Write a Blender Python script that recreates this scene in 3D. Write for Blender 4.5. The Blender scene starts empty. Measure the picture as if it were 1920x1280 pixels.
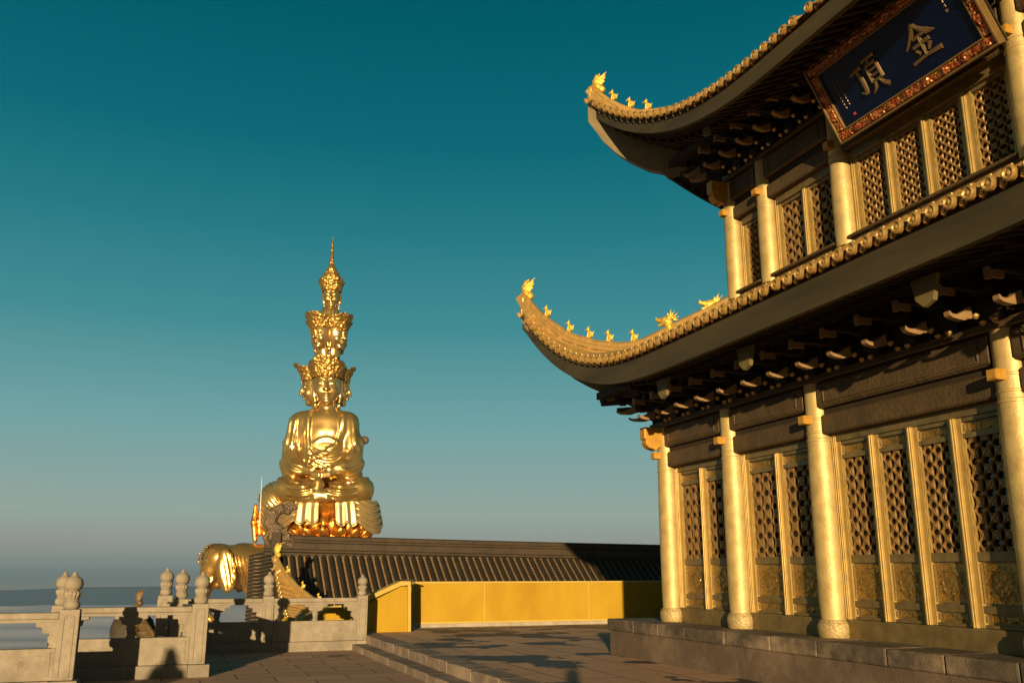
import bpy, math, random
import numpy as np
from mathutils import Vector, Matrix, noise
R = math.radians
random.seed(7); rng = np.random.default_rng(7)
scene = bpy.context.scene

# ------------------------------------------------------------------ camera
FPX, PITCH, YAW, EYE = 1715.0, R(14.1), R(19.9), 1.6      # focal length in pixels of a 1920 px wide picture
cam = bpy.data.objects.new('camera', bpy.data.cameras.new('camera'))
scene.collection.objects.link(cam); scene.camera = cam
cam.location = (0, 0, EYE)
cam.rotation_euler = (math.pi/2 + PITCH, 0, -YAW)
cam.data.sensor_width = 36; cam.data.lens = 36*FPX/1920
cam.data.clip_start = .1; cam.data.clip_end = 200000

# ------------------------------------------------------------------ sun and sky
SUN_AZ, SUN_EL = R(23.0), R(5.9)                 # light travels towards +Y turned this far to +X, falling this much
sun = bpy.data.objects.new('sun', bpy.data.lights.new('sun', 'SUN'))
scene.collection.objects.link(sun)
sun.data.energy = 5.0; sun.data.angle = R(0.55); sun.data.color = (1.0, .76, .42)
trav = Vector((math.sin(SUN_AZ)*math.cos(SUN_EL), math.cos(SUN_AZ)*math.cos(SUN_EL), -math.sin(SUN_EL)))
sun.rotation_euler = trav.to_track_quat('-Z', 'Y').to_euler()
scene.view_settings.view_transform = 'Standard'; scene.view_settings.look = 'None'
scene.view_settings.exposure = 1.08; scene.view_settings.gamma = 1
world = bpy.data.worlds.new('World'); scene.world = world; world.use_nodes = True
wn = world.node_tree.nodes; wl = world.node_tree.links; wn.clear()
def wnode(t, **k):
    n = wn.new(t)
    for a, b in k.items(): setattr(n, a, b)
    return n
w_out = wnode('ShaderNodeOutputWorld'); w_bg = wnode('ShaderNodeBackground')
w_tc = wnode('ShaderNodeTexCoord'); w_sep = wnode('ShaderNodeSeparateXYZ')
wl.new(w_tc.outputs['Generated'], w_sep.inputs[0])
w_asin = wnode('ShaderNodeMath', operation='ARCSINE'); wl.new(w_sep.outputs['Z'], w_asin.inputs[0])
w_map = wnode('ShaderNodeMapRange'); w_map.inputs['From Min'].default_value = R(-8); w_map.inputs['From Max'].default_value = R(52)
wl.new(w_asin.outputs[0], w_map.inputs['Value'])
ramp = wnode('ShaderNodeValToRGB'); wl.new(w_map.outputs[0], ramp.inputs[0])
def srgb(r, g, b):
    f = lambda c: (c/255/12.92 if c/255 <= .04045 else ((c/255+.055)/1.055)**2.4)
    return (f(r), f(g), f(b), 1)
SKY = [(-8, (98, 118, 120)), (-.6, (102, 123, 122)), (1.5, (144, 149, 142)), (3.4, (147, 165, 156)), (8.8, (112, 162, 163)),
       (14.7, (66, 140, 147)), (20.5, (37, 122, 133)), (26, (10, 104, 118)), (33, (0, 91, 104)), (39, (0, 83, 96)), (52, (0, 68, 82))]
while len(ramp.color_ramp.elements) < len(SKY): ramp.color_ramp.elements.new(.5)
for e, (d, c) in zip(ramp.color_ramp.elements, SKY):
    e.position = (d+8)/60; e.color = srgb(*c)
w_sky = wnode('ShaderNodeTexSky'); w_sky.sky_type = 'NISHITA'; w_sky.sun_disc = False
w_sky.sun_elevation = SUN_EL; w_sky.sun_rotation = SUN_AZ + math.pi; w_sky.air_density = 1.0; w_sky.dust_density = 1.0
w_scl = wnode('ShaderNodeVectorMath', operation='SCALE'); w_scl.inputs['Scale'].default_value = .0003
wl.new(w_sky.outputs[0], w_scl.inputs[0])
w_s2 = wnode('ShaderNodeVectorMath', operation='SCALE'); w_s2.inputs['Scale'].default_value = .475
wl.new(ramp.outputs[0], w_s2.inputs[0])
w_add = wnode('ShaderNodeVectorMath', operation='ADD'); wl.new(w_scl.outputs[0], w_add.inputs[0]); wl.new(w_s2.outputs[0], w_add.inputs[1])
# warm sunrise glow of the sky round the sun
w_dot = wnode('ShaderNodeVectorMath', operation='DOT_PRODUCT'); wl.new(w_tc.outputs['Generated'], w_dot.inputs[0])
w_dot.inputs[1].default_value = tuple(-trav)
w_pos = wnode('ShaderNodeMath', operation='MAXIMUM'); wl.new(w_dot.outputs['Value'], w_pos.inputs[0]); w_pos.inputs[1].default_value = 0
w_warm = wnode('ShaderNodeMapRange'); w_warm.interpolation_type = 'SMOOTHSTEP'; w_warm.inputs['From Min'].default_value = -.45; w_warm.inputs['From Max'].default_value = .9
wl.new(w_dot.outputs['Value'], w_warm.inputs['Value'])
w_low = wnode('ShaderNodeMapRange'); w_low.interpolation_type = 'SMOOTHSTEP'; w_low.inputs['From Min'].default_value = -.02; w_low.inputs['From Max'].default_value = .55
w_low.inputs['To Min'].default_value = 1.0; w_low.inputs['To Max'].default_value = .12; wl.new(w_sep.outputs['Z'], w_low.inputs['Value'])
w_wm = wnode('ShaderNodeMath', operation='MULTIPLY'); wl.new(w_warm.outputs[0], w_wm.inputs[0]); wl.new(w_low.outputs[0], w_wm.inputs[1])
w_mix = wnode('ShaderNodeMix'); w_mix.data_type = 'RGBA'; wl.new(w_wm.outputs[0], w_mix.inputs['Factor']); wl.new(w_add.outputs[0], w_mix.inputs['A']); w_mix.inputs['B'].default_value = (.15, .115, .066, 1)
w_pow = wnode('ShaderNodeMath', operation='POWER'); wl.new(w_pos.outputs[0], w_pow.inputs[0]); w_pow.inputs[1].default_value = 45
w_glow = wnode('ShaderNodeVectorMath', operation='SCALE'); w_glow.inputs[0].default_value = (.6, .38, .18); wl.new(w_pow.outputs[0], w_glow.inputs['Scale'])
w_add2 = wnode('ShaderNodeVectorMath', operation='ADD'); wl.new(w_mix.outputs['Result'], w_add2.inputs[0]); wl.new(w_glow.outputs[0], w_add2.inputs[1])
wl.new(w_add2.outputs[0], w_bg.inputs['Color']); w_bg.inputs['Strength'].default_value = 1.0
wl.new(w_bg.outputs[0], w_out.inputs[0])

# ------------------------------------------------------------------ places measured on the photograph -> points in the world
_fw = np.array([math.sin(YAW)*math.cos(PITCH), math.cos(YAW)*math.cos(PITCH), math.sin(PITCH)])
_rt = np.array([math.cos(YAW), -math.sin(YAW), 0.]); _up = np.cross(_rt, _fw); _O = np.array([0, 0, EYE])
def ray(x, y): return _fw*FPX + _rt*(x-960) + _up*(640-y)
def PX(x, y, X): d = ray(x, y); return _O + d*X/d[0]
def PY(x, y, Y): d = ray(x, y); return _O + d*Y/d[1]
def PZ(x, y, z): d = ray(x, y); return _O + d*(z-EYE)/d[2]

# ------------------------------------------------------------------ helpers: materials
def mat(name, col, rough=.6, metal=0., nscale=0, namt=0., col2=None, bump=0., bscale=0, bkind='noise', spec=.5, rvar=0., stretch=(1,1,1), detail=5):
    col = tuple(c*.86 for c in col); col2 = tuple(c*.86 for c in col2) if col2 else None
    m = bpy.data.materials.new(name); m.use_nodes = True
    N, L = m.node_tree.nodes, m.node_tree.links
    p = N['Principled BSDF']
    p.inputs['Base Color'].default_value = (*col, 1); p.inputs['Roughness'].default_value = rough
    p.inputs['Metallic'].default_value = metal; p.inputs['Specular IOR Level'].default_value = spec
    tc = N.new('ShaderNodeTexCoord'); mp = N.new('ShaderNodeMapping'); L.new(tc.outputs['Object'], mp.inputs[0])
    mp.inputs['Scale'].default_value = stretch
    if nscale:
        n = N.new('ShaderNodeTexNoise'); n.inputs['Scale'].default_value = nscale; n.inputs['Detail'].default_value = detail; n.inputs['Roughness'].default_value = .62
        L.new(mp.outputs[0], n.inputs['Vector'])
        r = N.new('ShaderNodeMapRange'); r.inputs['From Min'].default_value = .32; r.inputs['From Max'].default_value = .68
        L.new(n.outputs['Fac'], r.inputs['Value'])
        mx = N.new('ShaderNodeMix'); mx.data_type = 'RGBA'
        c2 = col2 or tuple(c*(1-namt) for c in col)
        mx.inputs['A'].default_value = (*col, 1); mx.inputs['B'].default_value = (*c2, 1)
        L.new(r.outputs[0], mx.inputs['Factor']); L.new(mx.outputs['Result'], p.inputs['Base Color'])
        if rvar:
            r2 = N.new('ShaderNodeMapRange'); r2.inputs['To Min'].default_value = rough-rvar; r2.inputs['To Max'].default_value = rough+rvar
            L.new(n.outputs['Fac'], r2.inputs['Value']); L.new(r2.outputs[0], p.inputs['Roughness'])
    if bump:
        if bkind == 'voronoi':
            t = N.new('ShaderNodeTexVoronoi'); t.inputs['Scale'].default_value = bscale; o = t.outputs['Distance']
        elif bkind == 'brick':
            t = N.new('ShaderNodeTexBrick'); t.inputs['Scale'].default_value = bscale; o = t.outputs['Fac']
        else:
            t = N.new('ShaderNodeTexNoise'); t.inputs['Scale'].default_value = bscale; t.inputs['Detail'].default_value = 4; o = t.outputs['Fac']
        L.new(mp.outputs[0], t.inputs['Vector'])
        b = N.new('ShaderNodeBump'); b.inputs['Strength'].default_value = 1; b.inputs['Distance'].default_value = bump
        L.new(o, b.inputs['Height']); L.new(b.outputs[0], p.inputs['Normal'])
    return m
M = {}
M['column'] = mat('gilded_column', (.44, .315, .118), .54, .35, 5, .0, (.29, .20, .072), .0016, 30, 'voronoi', rvar=.08)
M['drum'] = mat('carved_gilded_base', (.38, .27, .11), .55, .35, 14, .0, (.22, .15, .06), .006, 40, 'voronoi')
M['beam'] = mat('aged_bronze_beam', (.085, .053, .022), .6, .2, 4, .0, (.052, .034, .016), .005, 22, 'voronoi', rvar=.08, spec=.25)
M['beam_gold'] = mat('gilded_beam_end', (.50, .255, .032), .5, .35, 8, .3)
M['door'] = mat('gilded_door_frame', (.40, .27, .085), .45, .45, 6, .0, (.28, .185, .055), .0005, 30)
M['door_panel'] = mat('gilded_door_panel', (.22, .148, .052), .42, .5, 5, .0, (.12, .082, .03))
M['relief'] = mat('gilded_relief', (.46, .285, .075), .33, .8, 20, .0, (.20, .115, .03), .006, 60, 'voronoi')
M['lattice'] = mat('gilded_lattice', (.30, .175, .058), .45, .5, 9, .0, (.20, .115, .04))
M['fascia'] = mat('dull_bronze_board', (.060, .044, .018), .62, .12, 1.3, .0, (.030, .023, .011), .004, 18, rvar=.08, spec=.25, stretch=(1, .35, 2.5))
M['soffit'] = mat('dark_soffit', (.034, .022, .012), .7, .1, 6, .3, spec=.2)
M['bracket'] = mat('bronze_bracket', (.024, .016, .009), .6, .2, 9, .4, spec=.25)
M['beak'] = mat('tan_bracket_beak', (.25, .145, .06), .55, .15, 9, .3)
M['olive'] = mat('olive_gilt_board', (.15, .11, .035), .6, .2, 7, .3)
M['roofgold'] = mat('gilded_tile', (.58, .36, .115), .38, .65, 11, .0, (.40, .23, .07), .004, 40)
M['figure'] = mat('bright_gold_figure', (.66, .42, .06), .4, .5, 15, .25, None, .01, 60)
M['glass'] = mat('dark_window_glass', (.006, .009, .012), .12, 0, spec=.6)
M['statue'] = mat('statue_gold', (.60, .40, .155), .29, .86, .35, .0, (.44, .27, .08), .015, 1.2, rvar=.05)
M['drape'] = mat('draped_gold', (.54, .40, .19), .40, .78, .35, .0, (.42, .28, .11), .015, 1.2, rvar=.06)
M['crown'] = mat('crown_gold', (.58, .345, .09), .44, .85, 6, .0, (.22, .11, .025), .14, 3.2, 'voronoi')
M['lotus'] = mat('lotus_gold', (.80, .36, .06), .34, .95, 2, .3, None, .1, 1.5)
M['elephant'] = mat('elephant_gold', (.68, .42, .13), .27, .9, 1, .0, (.52, .28, .07), .03, 2)
M['yellow'] = mat('ochre_plaster', (.35, .215, .016), .85, 0, 1.1, .0, (.27, .150, .010), .004, 24, spec=.15, detail=10, stretch=(1, 1, .5))
M['yellow_trim'] = mat('ochre_trim', (.40, .265, .045), .75, 0, 3, .15)
M['darktile'] = mat('dark_bronze_tile', (.022, .018, .012), .68, .0, 6, .0, (.040, .028, .017), .01, 25, spec=.2)
M['darkridge'] = mat('dark_bronze_ridge', (.050, .033, .018), .65, .1, 3, .0, (.030, .021, .013), .01, 12, spec=.2)
M['chiwen'] = mat('weathered_bronze_dragon', (.075, .052, .030), .5, .3, 6, .0, (.15, .098, .05), .03, 22, 'voronoi')
M['rod'] = mat('pale_metal_rod', (.3, .27, .22), .5, .4)
M['snow'] = mat('stone_pale', (.30, .25, .19), .85, 0, 4, .3)
M['corner'] = mat('brown_corner_beam', (.17, .125, .060), .6, .15, 6, .3, spec=.3)
M['goldfleck'] = mat('worn_gold_tile_lip', (.22, .125, .05), .5, .5, 9, .5)
def stone_mat(name, c1, c2, c3, rough=.8):
    m = mat(name, c1, rough, 0, 7, .0, c2, .006, 55, spec=.25)
    N, L = m.node_tree.nodes, m.node_tree.links
    p = N['Principled BSDF']; prev = p.inputs['Base Color'].links[0].from_socket
    tc = N.new('ShaderNodeTexCoord'); n = N.new('ShaderNodeTexNoise'); n.inputs['Scale'].default_value = 1.4; n.inputs['Detail'].default_value = 7; n.inputs['Roughness'].default_value = .7
    L.new(tc.outputs['Object'], n.inputs['Vector'])
    r = N.new('ShaderNodeMapRange'); r.inputs['From Min'].default_value = .48; r.inputs['From Max'].default_value = .68
    L.new(n.outputs['Fac'], r.inputs['Value'])
    mx = N.new('ShaderNodeMix'); mx.data_type = 'RGBA'; L.new(r.outputs[0], mx.inputs['Factor'])
    L.new(prev, mx.inputs['A']); mx.inputs['B'].default_value = (*c3, 1); L.new(mx.outputs['Result'], p.inputs['Base Color'])
    return m
M['stone'] = stone_mat('carved_grey_stone', (.25, .205, .152), (.19, .154, .114), (.125, .102, .077))
M['capstone'] = stone_mat('weathered_cap_stone', (.09, .066, .045), (.042, .034, .024), (.20, .14, .09))
M['plinth'] = stone_mat('brown_granite', (.098, .066, .043), (.068, .048, .033), (.13, .088, .057))
M['step'] = stone_mat('step_stone', (.20, .145, .11), (.12, .09, .07), (.26, .19, .13))

def paving(name, bw, bh, rot, wetlo, wethi, c1, c2):
    m = bpy.data.materials.new(name); m.use_nodes = True
    N, L = m.node_tree.nodes, m.node_tree.links; p = N['Principled BSDF']; p.inputs['Specular IOR Level'].default_value = .35
    g = N.new('ShaderNodeNewGeometry'); mp = N.new('ShaderNodeMapping'); mp.inputs['Rotation'].default_value = (0, 0, rot); L.new(g.outputs['Position'], mp.inputs[0])
    br = N.new('ShaderNodeTexBrick'); br.inputs['Scale'].default_value = 1; br.inputs['Brick Width'].default_value = bw; br.inputs['Row Height'].default_value = bh
    br.inputs['Mortar Size'].default_value = .012; br.inputs['Mortar Smooth'].default_value = .3; br.inputs['Bias'].default_value = 0
    br.inputs['Color1'].default_value = (*c1, 1); br.inputs['Color2'].default_value = (*c2, 1); br.inputs['Mortar'].default_value = (.018, .014, .011, 1)
    L.new(mp.outputs[0], br.inputs['Vector'])
    n = N.new('ShaderNodeTexNoise'); n.inputs['Scale'].default_value = 14; n.inputs['Detail'].default_value = 8; L.new(g.outputs['Position'], n.inputs['Vector'])
    hs = N.new('ShaderNodeMapRange'); hs.inputs['To Min'].default_value = .72; hs.inputs['To Max'].default_value = 1.25; L.new(n.outputs['Fac'], hs.inputs['Value'])
    vm = N.new('ShaderNodeVectorMath'); vm.operation = 'SCALE'; L.new(br.outputs['Color'], vm.inputs[0]); L.new(hs.outputs[0], vm.inputs['Scale'])
    wt = N.new('ShaderNodeTexNoise'); wt.inputs['Scale'].default_value = .75; wt.inputs['Detail'].default_value = 5; wt.inputs['Roughness'].default_value = .55; L.new(g.outputs['Position'], wt.inputs['Vector'])
    wr = N.new('ShaderNodeMapRange'); wr.inputs['From Min'].default_value = wetlo; wr.inputs['From Max'].default_value = wethi; L.new(wt.outputs['Fac'], wr.inputs['Value'])
    mx = N.new('ShaderNodeMix'); mx.data_type = 'RGBA'; L.new(wr.outputs[0], mx.inputs['Factor']); L.new(vm.outputs[0], mx.inputs['A']); mx.inputs['B'].default_value = (.035, .026, .02, 1)
    L.new(mx.outputs['Result'], p.inputs['Base Color'])
    rr = N.new('ShaderNodeMapRange'); rr.inputs['To Min'].default_value = .8; rr.inputs['To Max'].default_value = .62; L.new(wr.outputs[0], rr.inputs['Value']); L.new(rr.outputs[0], p.inputs['Roughness'])
    b = N.new('ShaderNodeBump'); b.inputs['Distance'].default_value = .006; L.new(n.outputs['Fac'], b.inputs['Height']); L.new(b.outputs[0], p.inputs['Normal'])
    return m
M['paving'] = paving('plaza_paving', 1.1, .62, 0, .64, .68, (.36, .205, .115), (.28, .162, .094))
M['terrace'] = paving('terrace_paving', 1.5, .8, R(90), .535, .555, (.42, .240, .130), (.34, .196, .110))

# ------------------------------------------------------------------ helpers: meshes and objects
def worldloc(o):
    v = Vector((0, 0, 0))
    while o is not None:
        v += o.location; o = o.parent
    return v
class MB:
    def __init__(s): s.v = []; s.f = []; s.M = None
    def add(s, vs, fs):
        b = len(s.v)
        if s.M is not None: vs = [s.M @ Vector(v) for v in vs]
        s.v += [tuple(map(float, v)) for v in vs]; s.f += [tuple(i+b for i in f) for f in fs]
    def box(s, lo, hi):
        x0, y0, z0 = lo; x1, y1, z1 = hi
        s.add([(x0,y0,z0),(x1,y0,z0),(x1,y1,z0),(x0,y1,z0),(x0,y0,z1),(x1,y0,z1),(x1,y1,z1),(x0,y1,z1)],
              [(0,3,2,1),(4,5,6,7),(0,1,5,4),(1,2,6,5),(2,3,7,6),(3,0,4,7)])
    def lathe(s, c, prof, n=24, cap=True):
        vs = []; fs = []
        for r, z in prof:
            for i in range(n):
                a = 2*math.pi*i/n; vs.append((c[0]+r*math.cos(a), c[1]+r*math.sin(a), c[2]+z))
        for j in range(len(prof)-1):
            for i in range(n):
                k = (i+1) % n; fs.append((j*n+i, j*n+k, (j+1)*n+k, (j+1)*n+i))
        if cap:
            fs.append(tuple(range(n))[::-1]); fs.append(tuple((len(prof)-1)*n+i for i in range(n)))
        s.add(vs, fs)
    def prism(s, poly, axis, a0, a1):
        # polygon in the plane normal to axis, drawn out from a0 to a1
        def P(u, w, a): return {'x': (a, u, w), 'y': (u, a, w), 'z': (u, w, a)}[axis]
        n = len(poly)
        s.add([P(u, w, a0) for u, w in poly]+[P(u, w, a1) for u, w in poly],
              [tuple(range(n)), tuple(range(2*n-1, n-1, -1))]+[(i, i+n, (i+1) % n+n, (i+1) % n) for i in range(n)])
    def tube(s, pts, rad, n=8, cap=True):
        pts = [Vector(p) for p in pts]; rr = rad if hasattr(rad, '__len__') else [rad]*len(pts)
        vs = []; fs = []; up = None
        for i, p in enumerate(pts):
            t = (pts[min(i+1, len(pts)-1)]-pts[max(i-1, 0)]).normalized()
            if up is None: up = t.orthogonal()
            up = (up - t*up.dot(t)).normalized(); w = t.cross(up)
            for k in range(n):
                a = 2*math.pi*k/n; vs.append(p+(up*math.cos(a)+w*math.sin(a))*rr[i])
        for j in range(len(pts)-1):
            for i in range(n):
                k = (i+1) % n; fs.append((j*n+i, j*n+k, (j+1)*n+k, (j+1)*n+i))
        if cap: fs.append(tuple(range(n))[::-1]); fs.append(tuple((len(pts)-1)*n+i for i in range(n)))
        s.add(vs, fs)
    def grid(s, P, close=False):
        # P[i][j] points
        a, b = len(P), len(P[0]); vs = [q for r in P for q in r]; fs = []
        for i in range(a-1):
            for j in range(b if close else b-1):
                k = (j+1) % b; fs.append((i*b+j, i*b+k, (i+1)*b+k, (i+1)*b+j))
        s.add(vs, fs)
    def mesh(s, name, m, off=(0, 0, 0), smooth=35):
        me = bpy.data.meshes.new(name)
        me.from_pydata([(x-off[0], y-off[1], z-off[2]) for x, y, z in s.v], [], s.f); me.update()
        if smooth:
            me.shade_smooth(); me.set_sharp_from_angle(angle=R(smooth))
        me.materials.append(m); return me
    def build(s, name, m, parent=None, loc=None, smooth=35, bevel=0, fix=False):
        o_loc = Vector(loc) if loc is not None else (worldloc(parent) if parent else Vector((0, 0, 0)))
        me = s.mesh(name, m, o_loc, smooth)
        if fix:
            import bmesh
            b = bmesh.new(); b.from_mesh(me); bmesh.ops.recalc_face_normals(b, faces=b.faces); b.to_mesh(me); b.free()
        o = bpy.data.objects.new(name, me); scene.collection.objects.link(o)
        o.location = o_loc - (worldloc(parent) if parent else Vector((0, 0, 0))); o.parent = parent
        if bevel:
            bm = o.modifiers.new('bevel', 'BEVEL'); bm.width = bevel; bm.segments = 2; bm.limit_method = 'ANGLE'; bm.angle_limit = R(50)
        return o
def link(name, me, parent, loc=(0, 0, 0), rz=0., sc=None):   # loc in the parent's space
    o = bpy.data.objects.new(name, me); scene.collection.objects.link(o); o.parent = parent; o.location = loc; o.rotation_euler = (0, 0, rz)
    if sc: o.scale = sc
    return o
def thing(name, loc, label, cat, group=None):
    o = bpy.data.objects.new(name, None); scene.collection.objects.link(o); o.location = loc; o.empty_display_size = .3
    o['label'] = label; o['category'] = cat
    if group: o['group'] = group
    return o
def tag(o, label=None, cat=None, group=None, kind=None):
    for k, v in (('label', label), ('category', cat), ('group', group), ('kind', kind)):
        if v: o[k] = v
    return o

# signed distance shapes -> one continuous surface (surface nets)
def nets(f, lo, hi, h):
    lo = np.array(lo, float); hi = np.array(hi, float); n = np.ceil((hi-lo)/h).astype(int)+1
    ax = [lo[i]+h*np.arange(n[i]) for i in range(3)]
    X, Y, Z = np.meshgrid(*ax, indexing='ij'); D = f(X, Y, Z).astype(np.float32)
    S = D < 0
    c = [D[i:n[0]-1+i, j:n[1]-1+j, k:n[2]-1+k] for i in (0, 1) for j in (0, 1) for k in (0, 1)]
    cs = np.stack([q < 0 for q in c]); act = cs.any(0) & ~cs.all(0)
    idx = -np.ones(act.shape, int); A = np.argwhere(act); idx[act] = np.arange(len(A))
    acc = np.zeros((len(A), 3)); cnt = np.zeros(len(A))
    cv = [np.array((i, j, k)) for i in (0, 1) for j in (0, 1) for k in (0, 1)]
    cd = np.stack([q[act] for q in c])
    for a in range(8):
        for b in range(a+1, 8):
            if np.abs(cv[a]-cv[b]).sum() != 1: continue
            m = (cd[a] < 0) != (cd[b] < 0)
            t = cd[a][m]/(cd[a][m]-cd[b][m])
            acc[m] += cv[a]+(cv[b]-cv[a])*t[:, None]; cnt[m] += 1
    V = lo+(A+acc/cnt[:, None])*h
    F = []
    for d in range(3):
        e1, e2 = (d+1) % 3, (d+2) % 3
        sl0 = [slice(None)]*3; sl1 = [slice(None)]*3; sl0[d] = slice(0, -1); sl1[d] = slice(1, None)
        s0, s1 = S[tuple(sl0)], S[tuple(sl1)]
        E = np.argwhere(s0 != s1); fl = s0[tuple(E.T)]
        ok = (E[:, e1] > 0) & (E[:, e2] > 0) & (E[:, e1] < n[e1]-1) & (E[:, e2] < n[e2]-1); E = E[ok]; fl = fl[ok]
        def g(a, b):
            q = E.copy(); q[:, e1] -= a; q[:, e2] -= b; return idx[tuple(q.T)]
        q = np.stack([g(1, 1), g(0, 1), g(0, 0), g(1, 0)], 1)
        q[~fl] = q[~fl][:, ::-1]; F.append(q)
    F = np.concatenate(F); return V, F
def netmesh(name, f, lo, hi, h, m, T=None):
    V, F = nets(f, lo, hi, h)
    if T is not None: V = T(V)
    me = bpy.data.meshes.new(name); me.from_pydata(V.tolist(), [], F.tolist()); me.update(); me.shade_smooth(); me.materials.append(m); return me
def smin(a, b, k): h = np.clip(.5+.5*(b-a)/k, 0, 1); return b*(1-h)+a*h-k*h*(1-h)
def smax(a, b, k): return -smin(-a, -b, k)
def ell(X, Y, Z, c, r):
    x, y, z = (X-c[0])/r[0], (Y-c[1])/r[1], (Z-c[2])/r[2]
    k0 = np.sqrt(x*x+y*y+z*z)+1e-9; k1 = np.sqrt((x/r[0])**2+(y/r[1])**2+(z/r[2])**2)+1e-9
    return k0*(k0-1)/k1
def cap(X, Y, Z, a, b, ra, rb):
    a = np.array(a, float); b = np.array(b, float); ba = b-a
    t = np.clip(((X-a[0])*ba[0]+(Y-a[1])*ba[1]+(Z-a[2])*ba[2])/(ba@ba+1e-9), 0, 1)
    return np.sqrt((X-a[0]-ba[0]*t)**2+(Y-a[1]-ba[1]*t)**2+(Z-a[2]-ba[2]*t)**2)-(ra+(rb-ra)*t)
def chain(X, Y, Z, pts, rad, k):
    d = None
    for i in range(len(pts)-1):
        q = cap(X, Y, Z, pts[i], pts[i+1], rad[i], rad[i+1]); d = q if d is None else smin(d, q, k)
    return d

# ================================================================== THE SETTING
def sheet(name, pts, z, m, depth, kind='structure'):
    b = MB(); b.prism(pts, 'z', z-depth, z); o = b.build(name, m, smooth=0, fix=True); tag(o, kind=kind); return o
# plaza, seen on the left; its edge follows the balustrades
sheet('plaza', [(-40, -40), (3.72, -40), (3.72, 20.75), (-.45, 20.75), (-.35, 18.8), (-.15, 16.3), (-1.75, 16.3), (-1.75, 14.62), (-40, 14.62)], 0, M['paving'], 6)
sheet('terrace', [(4.06, -40), (40, -40), (40, 22.9), (4.06, 22.9)], .28, M['terrace'], 6)
b = MB(); y = -40.
while y < 20.6:
    y1 = min(y+1.35, 20.6); b.box((3.72, y+.006, -6), (4.5, y1-.006, .12)); y = y1
tag(b.build('lower_step', M['step'], bevel=.01), kind='structure')
b = MB(); y = -40.
while y < 21.0:
    y1 = min(y+1.2, 21.0); b.box((4.02, y+.006, .1), (4.40, y1-.006, .2835)); y = y1
tag(b.build('upper_step', M['step'], bevel=.012), kind='structure')

# ================================================================== THE HALL
HALL = thing('temple_hall', (7.5, 7.95, .28), 'two-storeyed golden temple hall with upturned eaves on a brown stone plinth, right', 'temple')
CX, CY = 11.3, 7.95
COLY = [13.25, 11.35, 9.40, 6.50, 4.55, 2.65]
ZP, ZF = .84, .84
# plinth
b = MB(); b.box((6.95, 1.45, -.2), (15.65, 14.42, .66)); PL = b.build('plinth', M['plinth'], HALL, smooth=0, bevel=.01)
b = MB(); y = 14.455
while y > 1.4:
    w = random.uniform(.75, 1.35); y1 = max(y-w, 1.4); dx = random.uniform(0, .012)
    b.box((6.915+dx, y1+.006, .662), (7.75, y-.004, ZP+random.uniform(-.004, .004))); y = y1
x = 7.76
while x < 15.6:
    x1 = min(x+1.1, 15.65); b.box((x+.005, 1.4, .662), (x1, 14.455, ZP)); x = x1
b.build('cap_stone', M['capstone'], PL, smooth=0, bevel=.02)

# columns (shared shapes)
prof = [(.158, 0), (.166, .25), (.168, .9), (.166, 1.6), (.158, 2.12), (.166, 2.125), (.166, 2.15), (.156, 2.16), (.156, 2.22), (.163, 2.225), (.163, 2.24), (.155, 2.25), (.155, 2.38), (.162, 2.385), (.162, 2.40), (.153, 2.41), (.151, 2.86)]
cb = MB(); cb.lathe((0, 0, 0), prof, 40); col_me = cb.mesh('column', M['column'], smooth=30)
cb = MB(); cb.lathe((0, 0, 0), [(.192, -.002), (.200, .015), (.206, .06), (.208, .10), (.204, .145), (.192, .172), (.182, .178), (.182, .192), (.176, .202), (.16, .205)], 40); drum_me = cb.mesh('column_base', M['drum'], smooth=30)
cb = MB(); cb.box((-.262, -.058, 2.285), (0, .058, 2.39)); cb.box((-.272, -.05, 2.295), (-.26, .05, 2.38)); blk_me = cb.mesh('bracket_block', M['beam_gold'], smooth=0)
for Y in COLY:
    c = link('column', col_me, HALL, (0, Y-CY, ZP+.2-.28)); 
    link('column_base', drum_me, c, (0, 0, -.2)); link('tenon_block', blk_me, c, (0, 0, .05))
for Xc in (9.4, 11.3, 13.2, 15.1):
    for Y in (13.25, 2.65):
        c = link('column', col_me, HALL, (Xc-7.5, Y-CY, ZP+.2-.28)); link('column_base', drum_me, c, (0, 0, -.2))

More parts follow.
